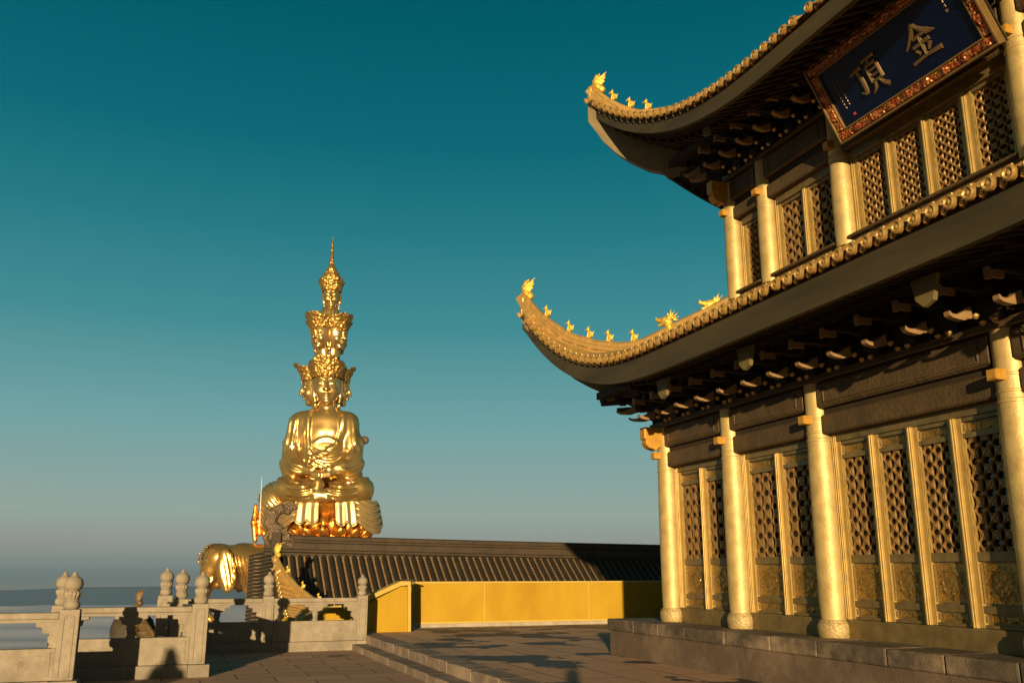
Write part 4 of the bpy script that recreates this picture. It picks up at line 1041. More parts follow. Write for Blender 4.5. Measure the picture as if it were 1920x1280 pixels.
# ridge: stacked mouldings, slightly sagging towards the middle
G = []
for x in np.linspace(XE0-.05, XE1, 30):
    s = -.0*x+.035*((x-13)/10)**2-.0
    G.append([(x, YR+u, 2.80+w+s-.012*(x-3)) for u, w in ((-.16, -.72), (-.16, -.60), (-.24, -.56), (-.24, -.50), (-.15, -.46), (-.15, -.26), (-.20, -.23), (-.20, -.17), (-.13, -.14), (-.13, -.03), (-.19, 0), (.19, 0), (.13, -.03), (.13, -.14), (.2, -.17), (.15, -.26), (.15, -.46), (.24, -.5), (.16, -.72))])
b = MB(); b.grid(G, close=True); b.add(G[0], [tuple(range(19))]); b.build('ridge', M['darkridge'], DH, smooth=25, fix=True)
# verge ridge and the side slope facing left
b = MB(); b.tube([(XE0+.30, Y, sagg(Y)+.22) for Y in ysr]+[(XE0+.30, YR, 2.6)], .10, 6); b.box((XE0+.16, YR-.35, 1.9), (XE0+.44, YR+.3, 2.9))
P_ = [(XE0+.16, Y) for Y in ysr]
b.grid([[(XE0+u, Y, sagg(Y)+w) for u, w in ((.18, -.1), (.18, .34), (.42, .34), (.42, -.1))] for Y in ysr]); b.build('verge_ridge', M['darkridge'], DH, smooth=0)
sx0 = XE0-.10; bt = MB(); bl = MB(); bc = MB()
for k in range(28):
    Y = YR-.1-k*.16; z = sagg(Y)+.10; L = .46+.30*k/27
    bt.tube([(sx0+.2, Y, z+.06), (sx0-L, Y, z-.10)], .042, 7)
    bl.box((sx0-L-.012, Y-.03, z-.12), (sx0-L+.01, Y+.03, z-.07)); bl.box((sx0-L+.16, Y-.10, z-.10), (sx0-.12, Y-.085, z-.085))
    bc.box((sx0-L+.04, Y-.12, z-.20), (sx0+.3, Y-.045, z-.11))
bt.build('verge_tiles', M['blacktile'], DH, smooth=40); bl.build('verge_tile_lips', M['goldfleck'], DH, smooth=0); bc.build('verge_gutters', M['darkridge'], DH, smooth=0)
b = MB(); b.grid([[(sx0-.30-.3*(YR-Y)/4.4+u, Y, sagg(Y)+w) for u, w in ((0, -.75), (0, -.12), (.07, -.12), (.07, -.75))] for Y in ysr], close=True); b.build('barge_board', M['darkridge'], DH, smooth=0)
b = MB(); b.box((XE0+.6, 29.4, -5), (XE1, 36.6, -.6)); b.build('wall', M['yellow'], DH, smooth=0)
# ridge-end dragon
def chiwen(X, Y, Z):
    # local metres, x right, z up, around the ridge end; mouth towards +x
    d = ell(X, Y, Z, (.42, 0, .38), (.36, .20, .32))
    d = smin(d, ell(X, Y, Z, (.72, 0, .28), (.30, .17, .20)), .08); d = smin(d, cap(X, Y, Z, (.75, 0, .12), (1.02, 0, .10), .12, .10), .06)
    d = smin(d, cap(X, Y, Z, (.9, 0, .33), (1.04, 0, .45), .09, .05), .05)
    d = smin(d, chain(X, Y, Z, [(.35, 0, .55), (.16, 0, .80), (.20, 0, 1.10), (.44, 0, 1.26), (.66, 0, 1.18)], [.24, .20, .17, .14, .09], .06), .08)
    d = smin(d, chain(X, Y, Z, [(.62, 0, 1.18), (.80, 0, 1.34), (.93, 0, 1.30)], [.10, .07, .04], .04), .05)
    d = smin(d, chain(X, Y, Z, [(.5, 0, 1.26), (.66, 0, 1.42), (.86, 0, 1.46)], [.08, .05, .025], .03), .04)
    d = smin(d, chain(X, Y, Z, [(.1, 0, .95), (-.02, 0, 1.12), (.04, 0, 1.32)], [.08, .06, .02], .04), .05)
    for s in (-1, 1):
        d = smin(d, ell(X, Y, Z, (.70, .14*s, .46), (.07, .06, .07)), .02)
        for (a, l) in ((30, .34), (60, .36), (95, .32), (130, .28)):
            a = R(a); d = smin(d, cap(X, Y, Z, (.52, .12*s, .45), (.50+l*math.cos(a), .16*s, .45+l*math.sin(a)), .06, .015), .03)
        d = smin(d, chain(X, Y, Z, [(.12, .1*s, .2), (.0, .14*s, .38), (.1, .15*s, .52), (.22, .14*s, .44)], [.08, .06, .05, .04], .03), .03)
        for k in range(5): d = smax(d, -(np.sqrt((X-.78-.07*k)**2+(Y-.17*s)**2+(Z-.22)**2)-.035), .02)
    return d+.018*np.sin(18*X+4*Z)*np.sin(22*Z-5*X)
q = PY(497, 1019, 32.9)
cw = netmesh('ridge_dragon', chiwen, (-.2, -.32, -.15), (1.3, .32, 1.65), .028, M['chiwen'])
link('ridge_dragon', cw, DH, Vector((q[0]-.02, 33.0, q[2]-.22))-worldloc(DH), 0, (1.12, 1.1, 1.12))
q0, q1 = PY(487, 985, 33.0), PY(491, 893, 33.0)
b = MB(); b.tube([tuple(q0), tuple((q0+q1)/2), tuple(q1)], [.022, .018, .005], 6); b.lathe((q0[0], q0[1], (q0[2]+q1[2])/2-.35), [(.02, 0), (.035, .03), (.02, .06)], 8)
lr = b.build('lightning_rod', M['rod'], loc=tuple(q0)); tag(lr, 'thin pale lightning rod standing beside the ridge-end dragon', 'rod')

# ================================================================== SMALL GOLDEN HALLS WHOSE EAVE CORNERS RISE BEHIND THE BALUSTRADES
M['dimgold'] = mat('shaded_tile', (.16, .10, .04), .5, .4, 9, .4)  # darker copy of the gilded tile, with the shade put into its colour
def eave_corner(tip_px, Y, label, s=1.0, beasts=3, dim=False):
    T = PY(*tip_px, Y)
    ox, oy, oz = T[0]-5.65*1.0, T[1]-15.1, T[2]-6.55
    t = thing('golden_pavilion', (T[0]+1.5, T[1]-2, T[2]-3.5), label, 'pavilion')
    L = dict(LOW); L.update(Xe=5.85+ox, z0=4.55+oz, Ystart=10.6+oy, corner=(5.65+ox, 15.1+oy), inner=(8.2+ox, 12.0+oy, 4.9+oz), Ylo=11.4+oy, YloS=11.4+oy,
        hip=[(0, 4.75+oz), (.25, 4.9+oz), (.43, 5.02+oz), (.62, 5.40+oz), (.75, 5.68+oz), (.885, 6.10+oz), (.96, 6.44+oz), (1, 6.66+oz)],
        fa=10.2+oy, fb=14.2+oy, mirror=(7.5+ox, 13.25+oy), sof=4.2+oz, sofx=7.4+ox, sofy=13.1+oy)
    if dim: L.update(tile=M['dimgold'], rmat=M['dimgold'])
    rf = roof(t, L, 'small')
    A, B = L['inner'][:2], L['corner']; rz = math.atan2(-(B[1]-A[1]), -(B[0]-A[0]))
    at = lambda h, d=0: (A[0]+(B[0]-A[0])*h, A[1]+(B[1]-A[1])*h, rf['hipz'](h)+d)
    o_ = put(TIPD, 'dragon_finial', at(.985, .02), t, rz, .95 if dim else 1.)
    if dim: o_.data = o_.data.copy(); o_.data.materials[0] = M['dimgold']
    for k in range(beasts): put(BEAST, 'roof_beast', at(.86-.16*k), t, rz, .95)
    put(DHEAD, 'dragon_head', at(.12, .05), t, rz, 1.3)
    b = MB(); b.box((7.5+ox, 10.2+oy, -6), (9.5+ox, 13.25+oy, 4.2+oz)); b.build('wall', M['yellow'], t, smooth=0)
    b = MB(); b.box((7.9+ox, 10.3+oy, 4.3+oz), (9.6+ox, 12.3+oy, 4.62+oz)); b.build('roof_core', M['roofgold'], t, smooth=0)
    return t
eave_corner((516, 1040), 29.4, 'golden upturned eave corner with small beasts in front of the dark tiled roof')
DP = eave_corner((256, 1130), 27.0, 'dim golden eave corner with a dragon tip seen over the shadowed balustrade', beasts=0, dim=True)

q = PY(247, 1195, 27.9); q1 = PY(247, 1148, 27.9); hh_ = q1[2]-q[2]
b = MB(); b.lathe((q[0], q[1], q[2]-1.2), [(.5, 0), (.56, 1.2), (.57, 1.2+hh_*.4), (.50, 1.2+hh_*.72), (.34, 1.2+hh_*.93), (.12, 1.2+hh_)], 28); M['mound'] = mat('dark_ridge_drum', (.05, .038, .024), .7, 0, 6, .4, spec=.2); b.build('roof_knob', M['mound'], DP)

# ================================================================== THE STATUE
SD = 95.0
_h = np.array([math.sin(YAW), math.cos(YAW), 0.]); 
def PS(x, y, dep=0.):
    d = ray(x, y); t = (SD+dep)/(d@_h); return _O+d*t
_c = PS(614, 940); KS = np.linalg.norm(PS(664, 940)-PS(564, 940))/100
def T_stat(V):
    """photo-sized units (x right, y away, z up from the seat) -> world, following the vertical scale at that height"""
    pts = np.array([PS(614, 940-z) for z in np.linspace(-120, 520, 65)]); zs = np.linspace(-120, 520, 65)
    sc = np.array([np.linalg.norm(PS(624, 940-z)-PS(604, 940-z))/20 for z in zs])
    z = V[:, 2]; s = np.interp(z, zs, sc)
    out = np.zeros_like(V)
    for i in range(3): out[:, i] = np.interp(z, zs, pts[:, i])
    out += (V[:, 0]*s)[:, None]*_rt[None]+(V[:, 1]*s)[:, None]*_h[None]
    return out
ST = thing('bodhisattva_statue', tuple(PS(614, 1110)), 'giant gilded many-headed seated statue with crowns on a draped lotus throne, left of centre', 'statue')
def sobj(name, V, F, m, parent=ST, smooth=None):
    W = T_stat(np.array(V, float)); o = worldloc(parent)
    me = bpy.data.meshes.new(name); me.from_pydata((W-np.array(o)).tolist(), [], [tuple(int(i) for i in f) for f in F]); me.update(); me.shade_smooth()
    if smooth: me.set_sharp_from_angle(angle=R(smooth))
    me.materials.append(m); ob = bpy.data.objects.new(name, me); scene.collection.objects.link(ob); ob.parent = parent; return ob
def yawed(X, Y, ang, c=(0, 0)):
    ca, sa = math.cos(ang), math.sin(ang); dx, dy = X-c[0], Y-c[1]
    return dx*ca+dy*sa, -dx*sa+dy*ca
def seg2(X, Z, pts):
    d = None
    for (x0, z0), (x1, z1) in zip(pts[:-1], pts[1:]):
        bx, bz = x1-x0, z1-z0; t = np.clip(((X-x0)*bx+(Z-z0)*bz)/(bx*bx+bz*bz), 0, 1)
        q = np.hypot(X-x0-bx*t, Z-z0-bz*t); d = q if d is None else np.minimum(d, q)
    return d
def body(X, Y, Z):
    d = ell(X, Y, Z, (-6, 6, 126), (50, 34, 52)); d = smin(d, ell(X, Y, Z, (-8, 2, 80), (50, 35, 50)), 14)
    d = smin(d, cap(X, Y, Z, (-46, 8, 147), (35, 8, 146), 24, 24), 12)
    d = smin(d, cap(X, Y, Z, (0, 6, 165), (0, 4, 205), 19, 16), 8)
    d = smax(d, -(Y+30-.12*(Z-104)), 7)                       # flat chest, leaning back
    for s, kx in ((-1, -1), (1, 1)):
        q = -9
        a = chain(X, Y, Z, [(q+45*s, 8, 144), (q+54*s, 4, 108), (q+56*s, -4, 74)], [22, 20, 21], 8)
        a = smin(a, chain(X, Y, Z, [(q+54*s, -6, 70), (q+40*s, -30, 58), (q/2+16*s, -44, 54)], [21, 15, 8], 8), 10)
        a = smin(a, ell(X, Y, Z, (q+55*s, -10, 50), (20, 22, 30)), 10)     # hanging sleeve
        d = smin(d, a, 5)
        kx = 72*s if s < 0 else 67*s
        leg = cap(X, Y, Z, (24*s, 0, 22), (kx, -22, 22), 24, 24)
        shin = chain(X, Y, Z, [(kx*.95, -30, 20), (32*s, -50, 11), (-10*s, -58, 4+3*(s > 0))], [20, 15, 10], 8)
        leg = smin(leg, shin, 7)
        d = smin(d, leg, 4)
    d = smin(d, ell(X, Y, Z, (-1, -14, 4), (84, 44, 12)), 8)
    d = smin(d, cap(X, Y, Z, (-6, -54, 30), (-9, -61, 2), 10, 8), 3)
    # hands resting in the lap, thumbs meeting
    d = smin(d, ell(X, Y, Z, (-2, -44, 47), (25, 11, 7)), 3)
    ring = np.sqrt((np.hypot((X+2)/15, (Z-55)/7)-1)**2*49+(Y+49)**2)-2.6
    d = smin(d, ring, 2)
    for k in range(4):
        for s in (-1, 1): d = smin(d, cap(X, Y, Z, (-2+17*s, -51, 45+2.4*k-3), (-2+2*s, -56, 43+2.4*k-3), 2.0, 1.6), 1.0)
    front = np.clip((-(Y)-2)/12, 0, 1)
    # chest opening and collar bands
    for pts, w, a in (([(-31, 166), (-33, 120), (-28, 72)], 5, 3.0), ([(32, 164), (31, 130), (23, 102), (2, 87), (-24, 78)], 5.5, 3.2)):
        q = seg2(X, Z, pts); d = d-front*a*np.exp(-(q/w)**4)
    inside = np.clip((33-np.abs(X-2))/6, 0, 1)*np.clip((Z-104)/8, 0, 1)
    d = d+front*1.2*inside
    d = d-front*2.0*np.exp(-((Z-115+.02*(X-3)**2)/4.)**2)*inside
    d = d-front*1.6*np.exp(-(((np.abs(X-3)-13)/13)**2+((Z-128)/10)**2))
    # swags over the belly
    bel = np.clip((34-np.abs(X))/8, 0, 1)*np.clip((100-Z)/6, 0, 1)*np.clip((Z-56)/6, 0, 1)
    d = d-front*bel*1.1*np.sin((Z-.014*(X-6)**2)*2*math.pi/10.5)
    # folds of sleeves and legs, hanging in arcs
    for s in (-1, 1):
        r_ = np.hypot(X-38*s, (Z-96)*.9); m = np.clip((s*X-34)/8, 0, 1)*np.clip((104-Z)/10, 0, 1)*np.clip((Z-34)/6, 0, 1)
        d = d-m*1.5*np.sin(r_*2*math.pi/12.5+s)
        r_ = np.hypot(X-52*s, (Z-146)*.28); m = np.clip((s*X-46)/8, 0, 1)*np.clip((Z-100)/8, 0, 1)*np.clip((158-Z)/8, 0, 1)
        d = d-m*1.5*np.sin((X+ .12*Z*s)*2*math.pi/13)
        r_ = np.hypot((X-40*s)*.8, Z-62); m = np.clip((s*X-8)/8, 0, 1)*np.clip((66-s*X)/8, 0, 1)*np.clip((40-Z)/6, 0, 1)*np.clip((Z+2)/5, 0, 1)*np.clip((-Y-10)/8, 0, 1)
        d = d-m*1.8*np.sin(r_*2*math.pi/9.)
    return d
V, F = nets(body, (-112, -82, -16), (104, 62, 216), 1.8); sobj('body', V, F, M['statue'])
# heads
def head(X, Y, Z):
    d = ell(X, Y, Z, (0, 2, 8), (24, 26, 27)); d = smin(d, ell(X, Y, Z, (0, -2, -8), (20.5, 21, 24)), 8)
    d = smin(d, ell(X, Y, Z, (0, -16, -26), (8, 7, 6)), 5)                         # chin
    nose = chain(X, Y, Z, [(0, -23.5, 10), (0, -27, 0), (0, -29.5, -6.5)], [2.2, 2.6, 3.9], 2); d = smin(d, nose, 2)
    for s in (-1, 1):
        d = smin(d, ell(X, Y, Z, (3.6*s, -25, -6.5), (2.6, 3, 2.2)), 1.5)
        d = smax(d, -ell(X, Y, Z, (9.5*s, -28.5, 5.5), (6.5, 6, 3.8)), 2.5)         # socket
        d = smin(d, ell(X, Y, Z, (9.8*s, -19.6, 3.6), (6.2, 4.6, 3.8)), .8)          # lowered lid
        d = smin(d, chain(X, Y, Z, [(3.5*s, -23.6, 10), (9.5*s, -23.4, 13), (16.5*s, -18.2, 10)], [1.3, 1.5, 1.0], 1), 1.6)
        d = smin(d, ell(X, Y, Z, (10.5*s, -15.5, -9), (8, 7, 8)), 4)
        d = smin(d, chain(X, Y, Z, [(23.5*s, 6, 12), (25*s, 7, 2), (23*s, 5, -14), (21*s, 2, -26)], [3.6, 3.0, 2.8, 2.6], 2), 2.0)   # long ears
        d = smin(d, ell(X, Y, Z, (20.5*s, -3, -33), (3.6, 3.6, 4.4)), 1.2)
        d = smin(d, chain(X, Y, Z, [(0, -26.2, -13.2), (4.0*s, -25.0, -13.0), (7.0*s, -22.6, -12.0)], [1.9, 1.6, .9], 1), 1.2)
    d = smin(d, ell(X, Y, Z, (0, -24.4, -17.2), (5.0, 3.0, 2.0)), 1.0)
    d = smax(d, -cap(X, Y, Z, (-6.5, -28, -15), (6.5, -28, -15), .9, .9), .8)
    d = smin(d, cap(X, Y, Z, (0, 4, -20), (0, 5, -52), 14.5, 15.5), 5)
    d = smin(d, ell(X, Y, Z, (0, -25.2, 15), (1.8, 1.6, 1.8)), .5)
    return d
HV, HF = nets(head, (-33, -36, -50), (33, 32, 38), 1.15)
def crownmesh(r0, r1, h, front, lean=.0, n=72, seed=0, tall=1.0):
    """open band of filigree: petal rows, beads at the foot, the front leaf higher and leaning out; -y is the front"""
    r_ = np.random.default_rng(seed); V = []; F = []; nz = 14
    for lay in (0, 1):
        for j in range(nz+1):
            v = j/nz
            for i in range(n):
                a = 2*math.pi*i/n; fr = max(0, math.cos(a+math.pi/2*0)) ** 2.2          # a=0 is the front
                pet = abs(math.sin(a*4.5)) ; hh = h*(tall*.72+.16*pet+front*fr)
                rad = r0+(r1-r0)*v**1.3+lean*fr*v*v-(1.6 if lay else 0)
                if not lay and 0 < j: rad += r_.uniform(-.6, .7)+1.1*math.sin(a*18)*math.sin(v*13)+1.2*(1-abs((v*4) % 1-.5)*2)
                if j == 0 and not lay: rad += .8
                V.append((rad*math.sin(a), -rad*math.cos(a)*1.0, hh*v))
    m_ = (nz+1)*n
    for j in range(nz):
        for i in range(n):
            k = (i+1) % n; q = (j*n+i, j*n+k, (j+1)*n+k, (j+1)*n+i); F.append(q); F.append(tuple(m_+t for t in q[::-1]))
    for i in range(n):
        k = (i+1) % n; F.append((nz*n+i, nz*n+k, m_+nz*n+k, m_+nz*n+i)); F.append((k, i, m_+i, m_+k))
    # beads, pendants of the headband
    for i in range(26):
        a = 2*math.pi*i/26; c = (r0+1)*math.sin(a), -(r0+1)*math.cos(a), -.5; b0 = len(V)
        for (dx, dy, dz) in ((1.6, 0, 0), (-1.6, 0, 0), (0, 1.6, 0), (0, -1.6, 0), (0, 0, 1.6), (0, 0, -1.6)): V.append((c[0]+dx, c[1]+dy, c[2]+dz))
        for f in ((0, 2, 4), (2, 1, 4), (1, 3, 4), (3, 0, 4), (2, 0, 5), (1, 2, 5), (3, 1, 5), (0, 3, 5)): F.append(tuple(b0+q for q in f))
    # curls standing proud of the band
    for q in range(26):
        a = r_.uniform(-math.pi, math.pi); v = r_.uniform(.15, .92); fr = max(0, math.cos(a))**2.2
        rad = r0+(r1-r0)*v**1.3+lean*fr*v*v; hh = h*(tall*.72+.16*abs(math.sin(a*4.5))+front*fr); s = r_.uniform(1.6, 2.8); b0 = len(V)
        c = (rad*math.sin(a), -rad*math.cos(a), hh*v)
        for (dx, dy, dz) in ((s, 0, 0), (-s, 0, 0), (0, s, 0), (0, -s, 0), (0, 0, s), (0, 0, -s)): V.append((c[0]+dx, c[1]+dy, c[2]+dz))
        for f in ((0, 2, 4), (2, 1, 4), (1, 3, 4), (3, 0, 4), (2, 0, 5), (1, 2, 5), (3, 1, 5), (0, 3, 5)): F.append(tuple(b0+t for t in f))
    return np.array(V), F
def place(V, s, yaw, c, tilt=0.):
    V = V*np.array([s, s, s]); ca, sa = math.cos(tilt), math.sin(tilt)
    if tilt: V = np.stack([V[:, 0], V[:, 1]*ca-V[:, 2]*sa, V[:, 1]*sa+V[:, 2]*ca], 1)
    ca, sa = math.cos(yaw), math.sin(yaw)
    return np.stack([V[:, 0]*ca-V[:, 1]*sa, V[:, 0]*sa+V[:, 1]*ca, V[:, 2]], 1)+np.array(c)
def headset(cx, cz, s, yaws, off, dep=0, crown=(25.5, 31, 27, .45, 3), narrow=None, hz=0, down=.10):
    for k, yw in enumerate(yaws):
        a = R(yw); oo = off[k] if hasattr(off, '__len__') else off
        c = (cx+oo*math.sin(a)*1.0, dep-oo*math.cos(a), cz)
        h = sobj('head', place(HV, s, a, c, down), HF, M['statue'])
        CV, CF = crownmesh(crown[0], crown[1], crown[2], crown[3], crown[4], seed=k)
        sobj('crown', place(CV, s, a, (c[0], c[1], c[2]+15*s), .0), CF, M['crown'], parent=h)
# first tier: looks at the camera and sideways (turned a little to the right)
headset(-1, 214, 1.06, (8,), (12,), dep=6, crown=(26, 33, 27, .45, 4))
headset(-25, 214, .95, (-80,), (2,), dep=22, crown=(26, 31, 26, .5, 12))
headset(10, 213, .92, (96,), (2,), dep=24, crown=(26, 31, 25, .45, 10))
headset(-4, 214, .95, (188,), (22,), dep=22, crown=(26, 33, 27, .4, 4))
# neck ring
sobj('torso', *(lambda L: L)((lambda V_F: V_F)(nets(lambda X, Y, Z: smin(smin(ell(X, Y, Z, (-4, 8, 262), (24, 22, 30)), cap(X, Y, Z, (-3, 8, 270), (-1, 8, 300), 17, 14), 6), cap(X, Y, Z, (-3, 8, 225), (-4, 8, 262), 25, 22), 8)-1.0*np.sin((X+Z*.5)*.6)*np.clip((285-Z)/10, 0, 1)*np.clip((Z-244)/4, 0, 1)*np.clip((-Y+4)/6, 0, 1), (-36, -26, 205), (30, 42, 318), 2.2))), M['statue'])
headset(1, 309, .80, (-30, 55, 145, 235), 19.5, dep=8, crown=(25, 33, 27, .36, 10))
V, F = nets(lambda X, Y, Z: smin(smin(ell(X, Y, Z, (3, 8, 352), (19, 17, 16)), cap(X, Y, Z, (4, 8, 356), (5.5, 8, 385), 10, 9), 5), ell(X, Y, Z, (2, 8, 335), (24, 22, 18)), 8)-.7*np.sin(X*1.1)*np.clip((365-Z)/6, 0, 1), (-30, -22, 315), (34, 38, 392), 1.8); sobj('torso', V, F, M['statue'])
headset(6.5, 385, .66, (6,), 2, dep=8, crown=(26, 37, 34, .25, 1))
b = MB(); pr = [(20, 416), (18, 423), (14, 427), (14.5, 430), (10, 433), (10.5, 436), (7, 440), (5.2, 446)]
z = 447; r_ = 4.6
while z < 489: pr += [(r_*.62, z+.3), (r_, z+1.3), (r_, z+2.5), (r_*.62, z+3.4)]; z += 3.5; r_ *= .93
pr += [(.9, z+1), (.5, z+5), (.15, 500)]
b.lathe((6, 8, 0), pr, 20); V = np.array(b.v); V[:, 0] += (V[:, 2]-420)*.03; sobj('spire', V, b.f, M['crown'], smooth=50)
# throne: lotus core, petals, draped cloth
def ellp(a, rx, ry): return rx*math.sin(a), -ry*math.cos(a)
b = MB(); b.lathe((2, 0, 0), [(70, -2), (86, -6), (80, -14), (62, -30), (52, -46), (56, -58), (66, -66), (60, -80), (60, -120)], 48)
V = np.array(b.v); V[:, 1] *= .62; sobj('throne', V, b.f, M['lotus'], smooth=60)
PV_, PF_ = nets(lambda X, Y, Z: smax(ell(X, Y, Z, (0, 0, 0), (11, 6.5, 15)), -ell(X, Y, Z, (0, 6, 0), (10, 7, 13)), 2)-.8*np.exp(-(X/1.6)**2), (-14, -10, -18), (14, 8, 18), 1.5)
for row, (nn, rr, zz, tl) in enumerate(((13, 66, -36, -.5), (13, 72, -50, .3), (15, 74, -62, .75))):
    for k in range(nn):
        a = 2*math.pi*(k+.5*row)/nn; x, y = ellp(a, rr, rr*.66)
        sobj('lotus_petal', place(PV_, 1.0, a, (2+x, y, zz), tl), PF_, M['lotus'])
def drape(a0, a1, hem0, name, inner=1):
    nA, nZ = 90, 34; V = []; F = []
    for lay in (0, 1):
        for j in range(nZ+1):
            v = j/nZ
            for i in range(nA+1):
                u = i/nA; a = a0+(a1-a0)*u
                w_ = (u if inner > 0 else 1-u)/.72                    # swag on the outer part, straight pleats on the inner
                if w_ < 1:
                    sw = 1-(2*w_-1)**2; L = hem0*(.72+.36*sw)
                    ph = (v*L-17*sw)*2*math.pi/11.5; fold = 2.9*math.sin(ph)*min(1, v*6)*min(1, sw*4+.15); edge = 0
                else:
                    q = (w_-1)/.389; L = hem0*(.74+.14*abs(math.sin(q*math.pi*2))); fold = 0; edge = 1.3*math.sin(q*math.pi*2*2.6+.4)*min(1, v*3)
                hemb = 1.4 if v > .93 else 0
                rx = 92+8*v+fold+edge+hemb-(2.4 if lay else 0); ry = 54+6*v+fold+edge+hemb-(2.4 if lay else 0)
                x, y = ellp(a, rx, ry); V.append((2+x, y, 1-v*L))
    m_ = (nZ+1)*(nA+1); w = nA+1
    for j in range(nZ):
        for i in range(nA):
            q = (j*w+i, j*w+i+1, (j+1)*w+i+1, (j+1)*w+i); F.append(q[::-1]); F.append(tuple(m_+t for t in q))
    for i in range(nA): F.append((nZ*w+i, nZ*w+i+1, m_+nZ*w+i+1, m_+nZ*w+i))
    for j in range(nZ):
        for i in (0, nA): F.append((j*w+i, (j+1)*w+i, m_+(j+1)*w+i, m_+j*w+i))
    sobj(name, V, F, M['drape'])
drape(R(-100), R(-4), 54, 'throne_drape', 1); drape(R(14), R(100), 58, 'throne_drape', -1); drape(R(100), R(180), 48, 'throne_drape'); drape(R(180), R(260), 48, 'throne_drape')
# back of the saddle cloth rising at the left, tassels
V, F = nets(lambda X, Y, Z: smin(ell(X, Y, Z, (-96, 30, 2), (40, 46, 40)), ell(X, Y, Z, (-100, 40, -40), (38, 44, 34)), 12)+1.4*np.sin((X*.8+Z*.7)*.8), (-150, -30, -82), (-40, 92, 60), 2.6); sobj('saddle_cloth', V, F, M['statue'])
for k, (x, z0, z1) in enumerate(((-140, -5, -72), (-131, -12, -60), (-122, -18, -66))):
    V, F = nets(lambda X, Y, Z: chain(X, Y, Z, [(x, 20, z0), (x-2, 16, (z0+z1)/2), (x, 16, z1)], [3, 6, 4.5], 3), (x-12, 4, z1-9), (x+12, 32, z0+7), 1.6); sobj('tassel', V, F, M['lotus'])
V, F = nets(lambda X, Y, Z: smin(ell(X, Y, Z, (66, 20, 118), (9, 8, 8)), cap(X, Y, Z, (40, 30, 116), (62, 22, 118), 5, 5), 3), (34, 8, 102), (80, 40, 132), 1.8); sobj('sceptre_end', V, F, M['chiwen'])
# elephants that carry the throne; -x is the head's way
def elephant(X, Y, Z):
    d = ell(X, Y, Z, (22, 0, -150), (62, 44, 52)); d = smin(d, ell(X, Y, Z, (-200+200, 0, -120), (50, 40, 34)), 16)
    d = smin(d, ell(X, Y, Z, (-42, 0, -118), (38, 30, 34)), 14)                        # neck
    d = smin(d, ell(X, Y, Z, (-84, 0, -112), (29, 25, 27)), 10); d = smin(d, ell(X, Y, Z, (-96, 0, -128), (22, 20, 25)), 8)
    d = smin(d, ell(X, Y, Z, (-98, 0, -100), (16, 18, 14)), 6)
    d = smin(d, chain(X, Y, Z, [(-98, 0, -136), (-107, 0, -160), (-112, 0, -186), (-104, 0, -210), (-92, 0, -222)], [18, 15, 12, 10, 8], 5), 7)
    d = smin(d, cap(X, Y, Z, (-92, 0, -146), (-84, 0, -160), 11, 8), 6)
    for s in (-1, 1):
        d = smin(d, ell(X, Y, Z, (-103, 16*s, -116), (5, 5, 4)), 3)
        d = smin(d, chain(X, Y, Z, [(-90, 13*s, -150), (-104, 17*s, -170), (-118, 16*s, -178)], [4.5, 4, 1.5], 2), 2)
        ear = ell(X+.14*(Z+130), Y-.12*s*(X+60), Z, (-60, 36*s, -134), (19, 6.5, 40)); ear = smax(ear, -ell(X+.14*(Z+130), Y-.12*s*(X+60), Z, (-57, 44*s, -132), (11, 4.5, 29)), 4)
        d = smin(d, ear, 3)
        for xx in (14, 66): d = smin(d, chain(X, Y, Z, [(xx, 24*s, -160), (xx, 25*s, -215), (xx, 25*s, -240)], [21, 16, 18], 8), 8)
    d = d+1.0*np.sin((X+.25*Z)*2*math.pi/7.5)*np.clip((X+66)/8, 0, 1)*np.clip((-20-X)/8, 0, 1)
    for k in range(5): d = d-.9*np.exp(-((Z+150+9*k)/2.)**2)*np.clip((-96-X)/6, 0, 1)
    return d
EV, EF = nets(elephant, (-136, -52, -246), (98, 52, -74), 2.4)
EV = EV+np.array([0, 0, 0.])
def T_plain(V): return V
for (yaw, c) in ((0, (-113.0, 10, 9)), (math.pi/2, (10, -40, 12)), (math.pi, (120, 12, 12))):
    W = place(EV, 1.0, yaw, c)
    # plain metric mapping below the seat
    s = KS; o = worldloc(ST); P0 = _c
    W = P0[None]+W[:, :1]*s*_rt[None]+W[:, 1:2]*s*_h[None]+W[:, 2:3]*s*np.array([[0, 0, 1.]])
    me = bpy.data.meshes.new('elephant'); me.from_pydata((W-np.array(o)).tolist(), [], EF.tolist()); me.update(); me.shade_smooth(); me.materials.append(M['elephant'])
    ob = bpy.data.objects.new('elephant', me); scene.collection.objects.link(ob); ob.parent = ST
for yy in (-1, 1):
    b = MB()
    for k in range(9):
        a = k/8; q = P0+((-113-97-17*math.sin(a*2.2)))*KS*_rt+(yy*(6+5*a)-8)*KS*_h+np.array([0, 0, (9-88-34*a)*KS]); b.lathe(tuple(q), [(0, -.14), (.13, -.06), (.15, 0), (.13, .06), (0, .14)], 8, False)
    b.build('forehead_beads', M['crown'], ST)
gz = _c[2]-235*KS
b = MB(); b.lathe((_c[0], _c[1], gz-60), [(14, 0), (14, 59.5), (13.5, 60)], 40); sb = b.build('statue_terrace', M['stone'], ST)

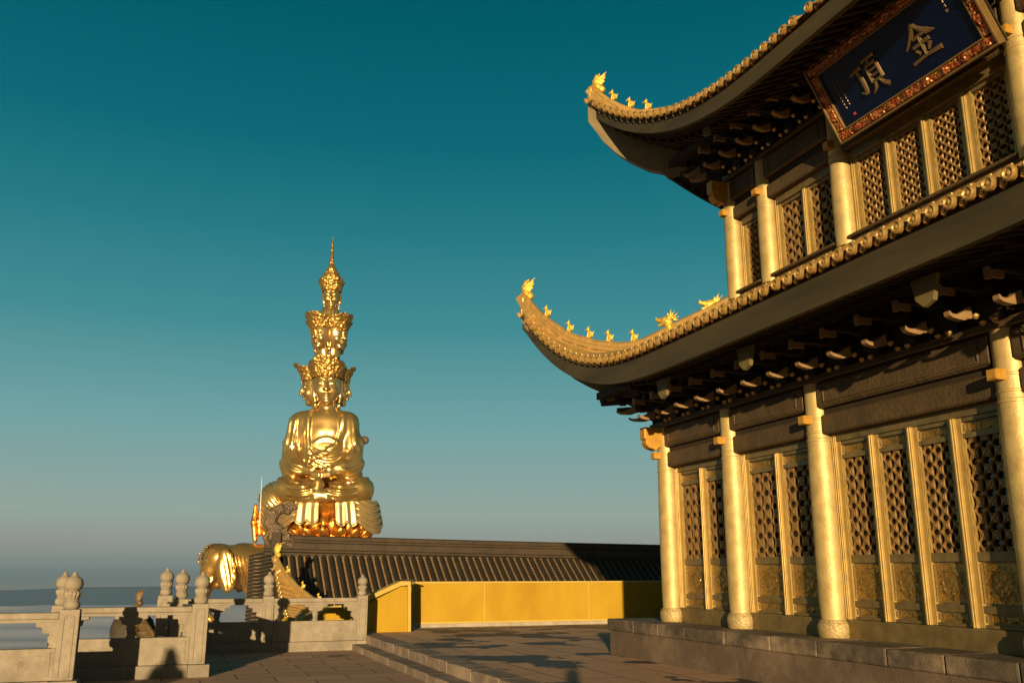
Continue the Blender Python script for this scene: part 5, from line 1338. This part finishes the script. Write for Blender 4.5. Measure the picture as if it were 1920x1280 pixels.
# ================================================================== CLOUD SEA AND FAR HILLS
CZ = -420.
def cloud_sea():
    b = MB(); rr = np.concatenate([[600], np.geomspace(2200, 17000, 190), np.geomspace(17600, 95000, 30)]); aa = np.radians(np.linspace(-60, 90, 420)); P = []
    for r_ in rr:
        row = []
        for a in aa:
            x, y = r_*math.sin(a), r_*math.cos(a)
            h = 70*noise.fractal(Vector((x/3800, y/3800, .3)), .8, 2.1, 3)+30*abs(noise.noise(Vector((x/1500, y/1500, 5))))
            row.append((x, y, CZ-25+h*min(1, 26000/r_)))
        P.append(row)
    b.grid([r_[::-1] for r_ in P]); return b
M['cloud'] = mat('cloud_tops', (1.0, .79, .76), 1.0, 0, .0005, .0, (.62, .64, .76), 0, spec=0)
tag(cloud_sea().build('cloud_sea', M['cloud'], smooth=180), kind='structure')
M['hill'] = mat('far_hills', (.035, .09, .14), 1.0, 0, .0005, .3, spec=0)
def hills(D, seed, top, amp, name='hills'):
    r_ = np.random.default_rng(seed); aa = np.radians(np.linspace(-60, 90, 400)); ph = r_.uniform(0, 6.28, 9); G = []
    for a in aa:
        h = sum(math.sin(a*(3+4.3*k)+ph[k])/(1+k*.8) for k in range(9))
        zt = top+amp*h*.45
        row = []
        for u, f in ((-.12, 0), (-.06, .45), (-.02, .85), (0, 1), (.03, .8), (.1, 0)):
            d = D*(1+u)+D*.012*math.sin(a*60+ph[0]); row.append((d*math.sin(a), d*math.cos(a), CZ-150+(zt-CZ+150)*f))
        G.append(row)
    b = MB(); b.grid(G); tag(b.build(name, M['hill'], smooth=180), kind='structure')
hills(15400, 3, -258, 105)

# ================================================================== THE AIR
HZ = bpy.data.materials.new('haze_air'); HZ.use_nodes = True; HZ.node_tree.nodes.clear()
_o = HZ.node_tree.nodes.new('ShaderNodeOutputMaterial'); _v = HZ.node_tree.nodes.new('ShaderNodeVolumePrincipled')
_v.inputs['Color'].default_value = (.19, .29, .44, 1); _v.inputs['Density'].default_value = 5e-5; _v.inputs['Anisotropy'].default_value = 0
HZ.node_tree.links.new(_v.outputs[0], _o.inputs['Volume'])
b = MB(); b.box((-99000, -99000, -640), (99000, 99000, 46)); tag(b.build('haze', HZ, smooth=0), kind='stuff')
